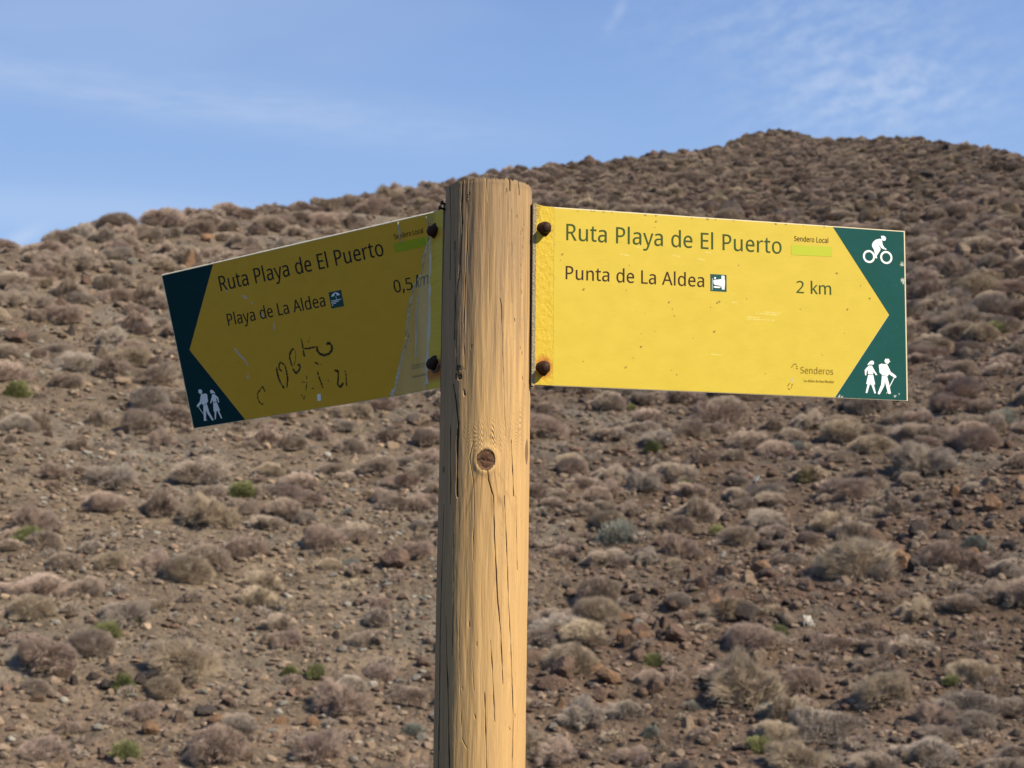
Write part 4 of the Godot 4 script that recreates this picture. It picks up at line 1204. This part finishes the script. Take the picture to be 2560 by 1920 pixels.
func shown(s: Vector2) -> bool:
	if s.x < 4 or s.x > 2556 or s.y < 300 or s.y > 1912: return false
	if s.y > 460 and s.x > 1085 and s.x < 1340: return false
	if Geometry2D.is_point_in_polygon(s, PackedVector2Array([Vector2(1330, 520), Vector2(2259, 578), Vector2(2266, 1001), Vector2(1330, 965)])): return false
	return not Geometry2D.is_point_in_polygon(s, PackedVector2Array([Vector2(405, 688), Vector2(1110, 525), Vector2(1110, 970), Vector2(486, 1070)]))

func scatter(called: String, mesh: Mesh, m: Material, list: Array, label: String, category: String) -> void:
	var mm := MultiMesh.new()
	mm.transform_format = MultiMesh.TRANSFORM_3D
	mm.use_colors = true
	mm.mesh = mesh
	mm.instance_count = list.size()
	for i in list.size():
		mm.set_instance_transform(i, list[i][0])
		mm.set_instance_color(i, list[i][1])
	var o := MultiMeshInstance3D.new()
	o.multimesh = mm
	o.material_override = m
	o.name = numbered(called)
	add_child(o)
	tag(o, label, category, "", "stuff")

func pose(x: float, z: float, wide: float, high: float, sink: float, tilt := 0.5) -> Transform3D:
	var b := Basis(Vector3.UP, rng.randf() * TAU)
	var e := 0.4
	var n := Vector3(ground(x - e, z, false) - ground(x + e, z, false), 2.0 * e, ground(x, z - e, false) - ground(x, z + e, false)).normalized()
	n = Vector3.UP.lerp(n, tilt).normalized()
	var ax := Vector3.UP.cross(n)
	if ax.length() > 0.001: b = Basis(ax.normalized(), Vector3.UP.angle_to(n)) * b
	return Transform3D(b * Basis.from_scale(Vector3(wide * rng.randf_range(0.92, 1.08), high, wide * rng.randf_range(0.92, 1.08))), Vector3(x, ground(x, z) - sink * high, z))

func make_hillside() -> void:
	# ---- shrub shapes
	var shapes := []
	for k in [[41, 0.48, 76, 7, 13, 0.0034, 0.28], [42, 0.42, 76, 7, 13, 0.0034, 0.36], [43, 0.54, 76, 7, 13, 0.0034, 0.22], [44, 0.38, 76, 7, 13, 0.0034, 0.40], [45, 0.48, 70, 7, 13, 0.0034, 0.45]]:
		shapes.append(bush_mesh(k[0], k[1], k[2], k[3], k[4], k[5], k[6]))
	var small := bush_mesh(61, 0.5, 22, 4, 5, 0.012, 0.5)
	var wood := mat(lin(0.20, 0.15, 0.11), 0.9, true)
	var tones := []
	for c in TONES: tones.append(mat(lin(c[0], c[1], c[2]), 0.9, true))
	var tinted := mat(Color.WHITE, 0.9, true)

	# ---- gather the shrubs: those that stand out, then the rest of the cover
	var all := []
	for i in BUSHES.size() / 4: all.append([BUSHES[i * 4], BUSHES[i * 4 + 1], BUSHES[i * 4 + 2] * 1.16, int(BUSHES[i * 4 + 3])])
	var cell := {}
	for b in all:
		var key := Vector2i(floori(b[0]), floori(b[1]))
		if not cell.has(key): cell[key] = []
		cell[key].append(b)
	var stones := []
	for i in ROCKS.size() / 5: stones.append([ROCKS[i * 5], ROCKS[i * 5 + 1], ROCKS[i * 5 + 2], int(ROCKS[i * 5 + 3]), ROCKS[i * 5 + 4]])
	var r := R0 - 0.6
	while r < 150.0:
		var step := 0.62 if r < 26.0 else (0.78 if r < 60.0 else 0.66)
		var az := -42.0 + rng.randf() * 0.5
		while az < 42.0:
			var a := deg_to_rad(az + rng.randf_range(-0.4, 0.4) * rad_to_deg(step / r))
			az += rad_to_deg(step / r)
			var rr := r + rng.randf_range(-0.4, 0.4) * step
			var x := sin(a) * rr
			var z := -cos(a) * rr
			if rr > crest_r(rad_to_deg(a)) + 2.5: continue
			var g := grade(x, z)
			var n := nz.get_noise_2d(x * 40.0 + 300.0, z * 40.0)
			var want := lerpf(0.34, 0.60, g) if rr < 26.0 else (lerpf(0.58, 0.84, g) if rr < 60.0 else 0.78)
			want += 0.75 * n + (0.35 if rr < 60.0 else 0.6) * nz.get_noise_2d(x * 12.0, z * 12.0 + 77.0)
			if rr > crest_r(rad_to_deg(a)) - 5.0: want += 0.3
			if rr < 24.0: want -= 0.35 * ledge(x, z)
			if rng.randf() > want: continue
			var w := (rng.randf_range(0.26, 0.64) if rr < 26.0 else (rng.randf_range(0.52, 1.18) if rr < 60.0 else rng.randf_range(0.45, 0.85))) * lerpf(0.95, 1.0, g)
			if rr > 26.0 and rr < 34.0: w *= 0.82
			var ok := true
			for cx in [-1, 0, 1]:
				for cz in [-1, 0, 1]:
					for q in cell.get(Vector2i(floori(x) + cx, floori(z) + cz), []):
						if Vector2(x - q[0], z - q[1]).length() < (w + q[2]) * 0.29: ok = false
			if not ok: continue
			for q in 54:
				if Vector2(x - stones[q][0], z - stones[q][1]).length() < (w + stones[q][2]) * 0.5: ok = false
			if not ok: continue
			var t: int = [0, 0, 1, 1, 2, 3, 4][rng.randi() % 7] if rr < 45.0 else [0, 1, 1, 0, 4, 4, 2][rng.randi() % 7]
			var b := [x, z, w, t]
			all.append(b)
			var key := Vector2i(floori(x), floori(z))
			if not cell.has(key): cell[key] = []
			cell[key].append(b)
		r += step

	# ---- the 300 that show largest are things of their own
	for b in all:
		var s := screen(Vector3(b[0], ground(b[0], b[1]) + b[2] * 0.22, b[1]))
		var size: float = b[2] * 4330.0 / Vector2(b[0], b[1]).length()
		b.append(s)
		b.append(size if shown(s) else size * 0.001)
	all.sort_custom(func(p, q): return p[5] > q[5])
	var far := [[], [], [], [], []]
	for i in all.size():
		var b: Array = all[i]
		var k := rng.randi() % 5
		var squat := rng.randf_range(0.74, 1.04)
		var at := pose(b[0], b[1], b[2], b[2] * squat, 0.02, 0.55)
		var c: Array = TONES[b[3]]
		if i >= 300 or b[5] < 5.0:
			var v := rng.randf_range(0.85, 1.12) * (0.86 if grade(b[0], b[1]) > 0.6 else 1.0)
			far[k].append([at, Color(c[0] * v, c[1] * v, c[2] * v)])
			continue
		var size := "large" if b[5] > 120.0 else ("mid-sized" if b[5] > 75.0 else "small")
		var form: String = " low" if [0.46, 0.40, 0.52, 0.36, 0.46][k] * squat < 0.37 else (" tall" if [0.46, 0.40, 0.52, 0.36, 0.46][k] * squat > 0.48 else "")
		var o := thing("dry_bush", say(size + form + " " + TONE_WORD[b[3]] + " bush", b[4], b[5]), "bush", at, "dry leafless bushes on the hillside")
		part("twigs", shapes[k][1], tones[b[3]], o)
		part("stems", shapes[k][0], wood, o)
	for k in 5: scatter("dry_scrub", shapes[k][1], tinted, far[k], "brown leafless scrub covering the hillside up to the skyline", "scrub")

	# ---- leafy plants
	var leaves := [leafy_mesh(71, 0.50, 2600, 0.10), leafy_mesh(72, 0.42, 3000, 0.07)]
	var leafm := [mat(lin(0.190, 0.195, 0.080), 0.8, true), mat(lin(0.225, 0.230, 0.190), 0.8, true)]
	for m in leafm:
		m.backlight_enabled = true
		m.backlight = Color(0.15, 0.15, 0.08)
	for i in GREENS.size() / 4:
		var kind := int(GREENS[i * 4 + 3])
		var w: float = GREENS[i * 4 + 2] * 1.15
		var x: float = GREENS[i * 4]
		var z: float = GREENS[i * 4 + 1]
		var at := pose(x, z, w, w * rng.randf_range(0.95, 1.3), 0.02, 0.4)
		var s := screen(at.origin + Vector3(0, w * 0.25, 0))
		var size: float = w * 4330.0 / Vector2(x, z).length()
		var o := thing("green_plant" if kind == 0 else "grey_green_shrub", say(("small " if size < 45.0 else "") + ("fresh green leafy plant" if kind == 0 else "silvery grey-green shrub"), s, size), "plant" if kind == 0 else "shrub", at, "leafy plants among the dry bushes" if kind == 0 else "grey-green shrubs among the dry bushes")
		part("leaves", leaves[kind], leafm[kind], o)
		part("stems", small[0], wood, o)
	# a bleached dead root stock
	var rr0 := RandomNumberGenerator.new()
	rr0.seed = 8
	for i in 16:
		var d := Vector3(rr0.randfn(0, 0.5), rr0.randf_range(0.2, 1.0), rr0.randfn(0, 0.5)).normalized()
		spike(Vector3(rr0.randfn(0, 0.1), 0.55, rr0.randfn(0, 0.1)), Vector3(d.x * 0.6, -0.1, d.z * 0.6), 0.045, Color.WHITE)
		spike(Vector3(0, 0.1, 0), d * 0.6, 0.03, Color.WHITE * 0.9)
	var dead := take()
	var bleach := mat(lin(0.52, 0.49, 0.42), 0.85, true)
	for p in [[3.07, -18.15, 0.17, "bleached white dead root stock right of the post, low on the slope"], [3.42, -24.1, 0.15, "bleached whitish dead shrub under the word Senderos of the right sign"], [2.55, -20.95, 0.12, "small whitish dead twig clump among rocks right of the post"]]:
		var o := part(numbered("dead_root"), dead, bleach, self)
		o.transform = pose(p[0], p[1], p[2], p[2], 0.0, 0.4)
		tag(o, p[3], "dead wood")

	# ---- stones
	var rocks := []
	for i in 7: rocks.append(rock_mesh(100 + i, 2, 9 + i % 4))
	var pebbles := []
	for i in 4: pebbles.append(rock_mesh(200 + i, 1, 8))
	var grain := noise_tex(0.03, 5, Color(0.62, 0.62, 0.62), Color(1.0, 1.0, 1.0), 256, 41)
	var stonem := []
	for c in STONE:
		var m := mat(lin(c[0], c[1], c[2]), 0.95, true)
		m.albedo_texture = grain
		m.uv1_triplanar = true
		m.uv1_scale = Vector3(1.5, 1.5, 1.5)
		m.heightmap_enabled = true
		m.heightmap_scale = 5.0
		m.heightmap_texture = grain
		stonem.append(m)
	var stone_any := mat(Color.WHITE, 0.95, true)
	stone_any.albedo_texture = grain
	stone_any.uv1_triplanar = true
	stone_any.uv1_scale = Vector3(1.5, 1.5, 1.5)
	r = R0
	while r < 140.0:
		var step := 0.42 if r < 30.0 else (0.9 if r < 60.0 else 1.8)
		var az := -40.0 + rng.randf()
		while az < 40.0:
			var a := deg_to_rad(az)
			az += rad_to_deg(step / r)
			var q := r + rng.randf() * step
			var x := sin(a) * q
			var z := -cos(a) * q
			if q > crest_r(rad_to_deg(a)) + 1.0: continue
			var lg := ledge(x, z) if q < 32.0 else 0.0
			var n := nz.get_noise_2d(x * 50.0 + 900.0, z * 50.0)
			if rng.randf() > 0.16 + 0.8 * lg + 0.6 * maxf(0.0, n) + (0.22 * grade(x, z) + (0.25 if q < 18.5 else 0.0) if q < 34.0 else 0.5 * smoothstep(0.15, 0.35, nz.get_noise_2d(x * 9.0 + 31.0, z * 9.0))): continue
			var g := grade(x, z)
			var w := rng.randf_range(0.07, 0.17) if q < 30.0 else (rng.randf_range(0.12, 0.36) if q < 60.0 else rng.randf_range(0.25, 0.75))
			w *= 1.0 + 0.9 * lg
			var pick: Array = [0, 1, 2, 1, 1, 1, 0] if g < 0.4 else [0, 1, 3, 0, 3, 1, 0]
			if lg > 0.4: pick = [0, 4, 0, 1, 3, 0, 4]
			stones.append([x, z, w, pick[rng.randi() % 7], rng.randf_range(0.5, 1.0)])
		r += step
	for b in stones:
		var s := screen(Vector3(b[0], ground(b[0], b[1]) + b[2] * 0.25, b[1]))
		var size: float = b[2] * 4330.0 / Vector2(b[0], b[1]).length()
		b.append(s)
		b.append(size if shown(s) else size * 0.001)
	stones.sort_custom(func(p, q): return p[6] > q[6])
	var heap := [[], [], [], [], [], [], []]
	for i in stones.size():
		var b: Array = stones[i]
		var k := rng.randi() % 7
		var at := pose(b[0], b[1], b[2] * 1.05, b[2] * b[4] * 1.25, -0.10, 0.8)
		var c: Array = STONE[b[3]]
		if i >= 300 or b[6] < 5.0:
			var v := rng.randf_range(0.7, 1.25)
			heap[k].append([at, Color(c[0] * v, c[1] * v, c[2] * v)])
			continue
		var size := "big" if b[6] > 55.0 else ("mid-sized" if b[6] > 32.0 else "small")
		var o := part(numbered("rock"), rocks[k], stonem[b[3]], self)
		o.transform = at
		tag(o, say(size + (" flat " if b[4] < 0.6 else (" upright " if b[4] > 1.0 else " ")) + STONE_WORD[b[3]] + " rock", b[5], b[6]), "rock", "rocks lying on the hillside")
	for k in 7: scatter("loose_rocks", rocks[k], stone_any, heap[k], "angular brown rocks strewn over the hillside", "rocks")

	# ---- gravel and dead tufts that nobody could count
	var grit := [[], [], [], []]
	r = R0 - 0.8
	while r < 75.0:
		var step := 0.086 if r < 24.0 else (0.145 if r < 36.0 else 0.36)
		var az := -38.0
		while az < 38.0:
			var a := deg_to_rad(az + rng.randf_range(-0.5, 0.5) * rad_to_deg(step / r))
			az += rad_to_deg(step / r)
			var q := r + rng.randf_range(-0.5, 0.5) * step
			if q > crest_r(rad_to_deg(a)) + 0.5: continue
			if rng.randf() > (0.8 if absf(az) < 22.0 else 0.22): continue
			var x := sin(a) * q
			var z := -cos(a) * q
			var w := (0.03 + 0.11 * pow(rng.randf(), 2.6)) * (1.0 if q < 24.0 else (1.3 if q < 36.0 else 2.2))
			var g := grade(x, z)
			var c: Array = STONE[([1, 2, 1, 1, 1, 5, 0, 1] if g < 0.5 else [0, 1, 0, 1, 0, 1, 3, 1])[rng.randi() % 8]]
			var s: float = rng.randf_range(0.62, 1.38)
			grit[rng.randi() % 4].append([Transform3D(Basis.from_euler(Vector3(rng.randf() * 6.0, rng.randf() * 6.0, rng.randf() * 6.0)).scaled(Vector3(w, w * rng.randf_range(0.5, 0.9), w)), Vector3(x, ground(x, z) + w * 0.06, z)), Color(c[0] * s, c[1] * s, c[2] * s)])
		r += step
	for k in 4: scatter("gravel", pebbles[k], stone_any, grit[k], "loose tan and brown gravel between the bushes", "gravel")
	var tufts := []
	r = R0 - 0.5
	while r < 60.0:
		var step := 0.40 if r < 30.0 else 0.7
		var az := -38.0
		while az < 38.0:
			var a := deg_to_rad(az + rng.randf_range(-0.5, 0.5) * rad_to_deg(step / r))
			az += rad_to_deg(step / r)
			var q := r + rng.randf_range(-0.5, 0.5) * step
			if q > crest_r(rad_to_deg(a)) + 0.5: continue
			var x := sin(a) * q
			var z := -cos(a) * q
			if rng.randf() > 0.45 + 0.25 * grade(x, z): continue
			var w := rng.randf_range(0.10, 0.26) * (1.0 if q < 30.0 else 1.5)
			var c: Array = TONES[[0, 1, 3, 2, 4, 0][rng.randi() % 6]]
			var s := rng.randf_range(0.75, 1.05)
			tufts.append([pose(x, z, w, w * rng.randf_range(0.7, 1.1), 0.0, 0.5), Color(c[0] * s, c[1] * s, c[2] * s)])
		r += step
	scatter("dead_tufts", small[1], tinted, tufts, "small dead twiggy tufts scattered over the stony soil", "dead tufts")
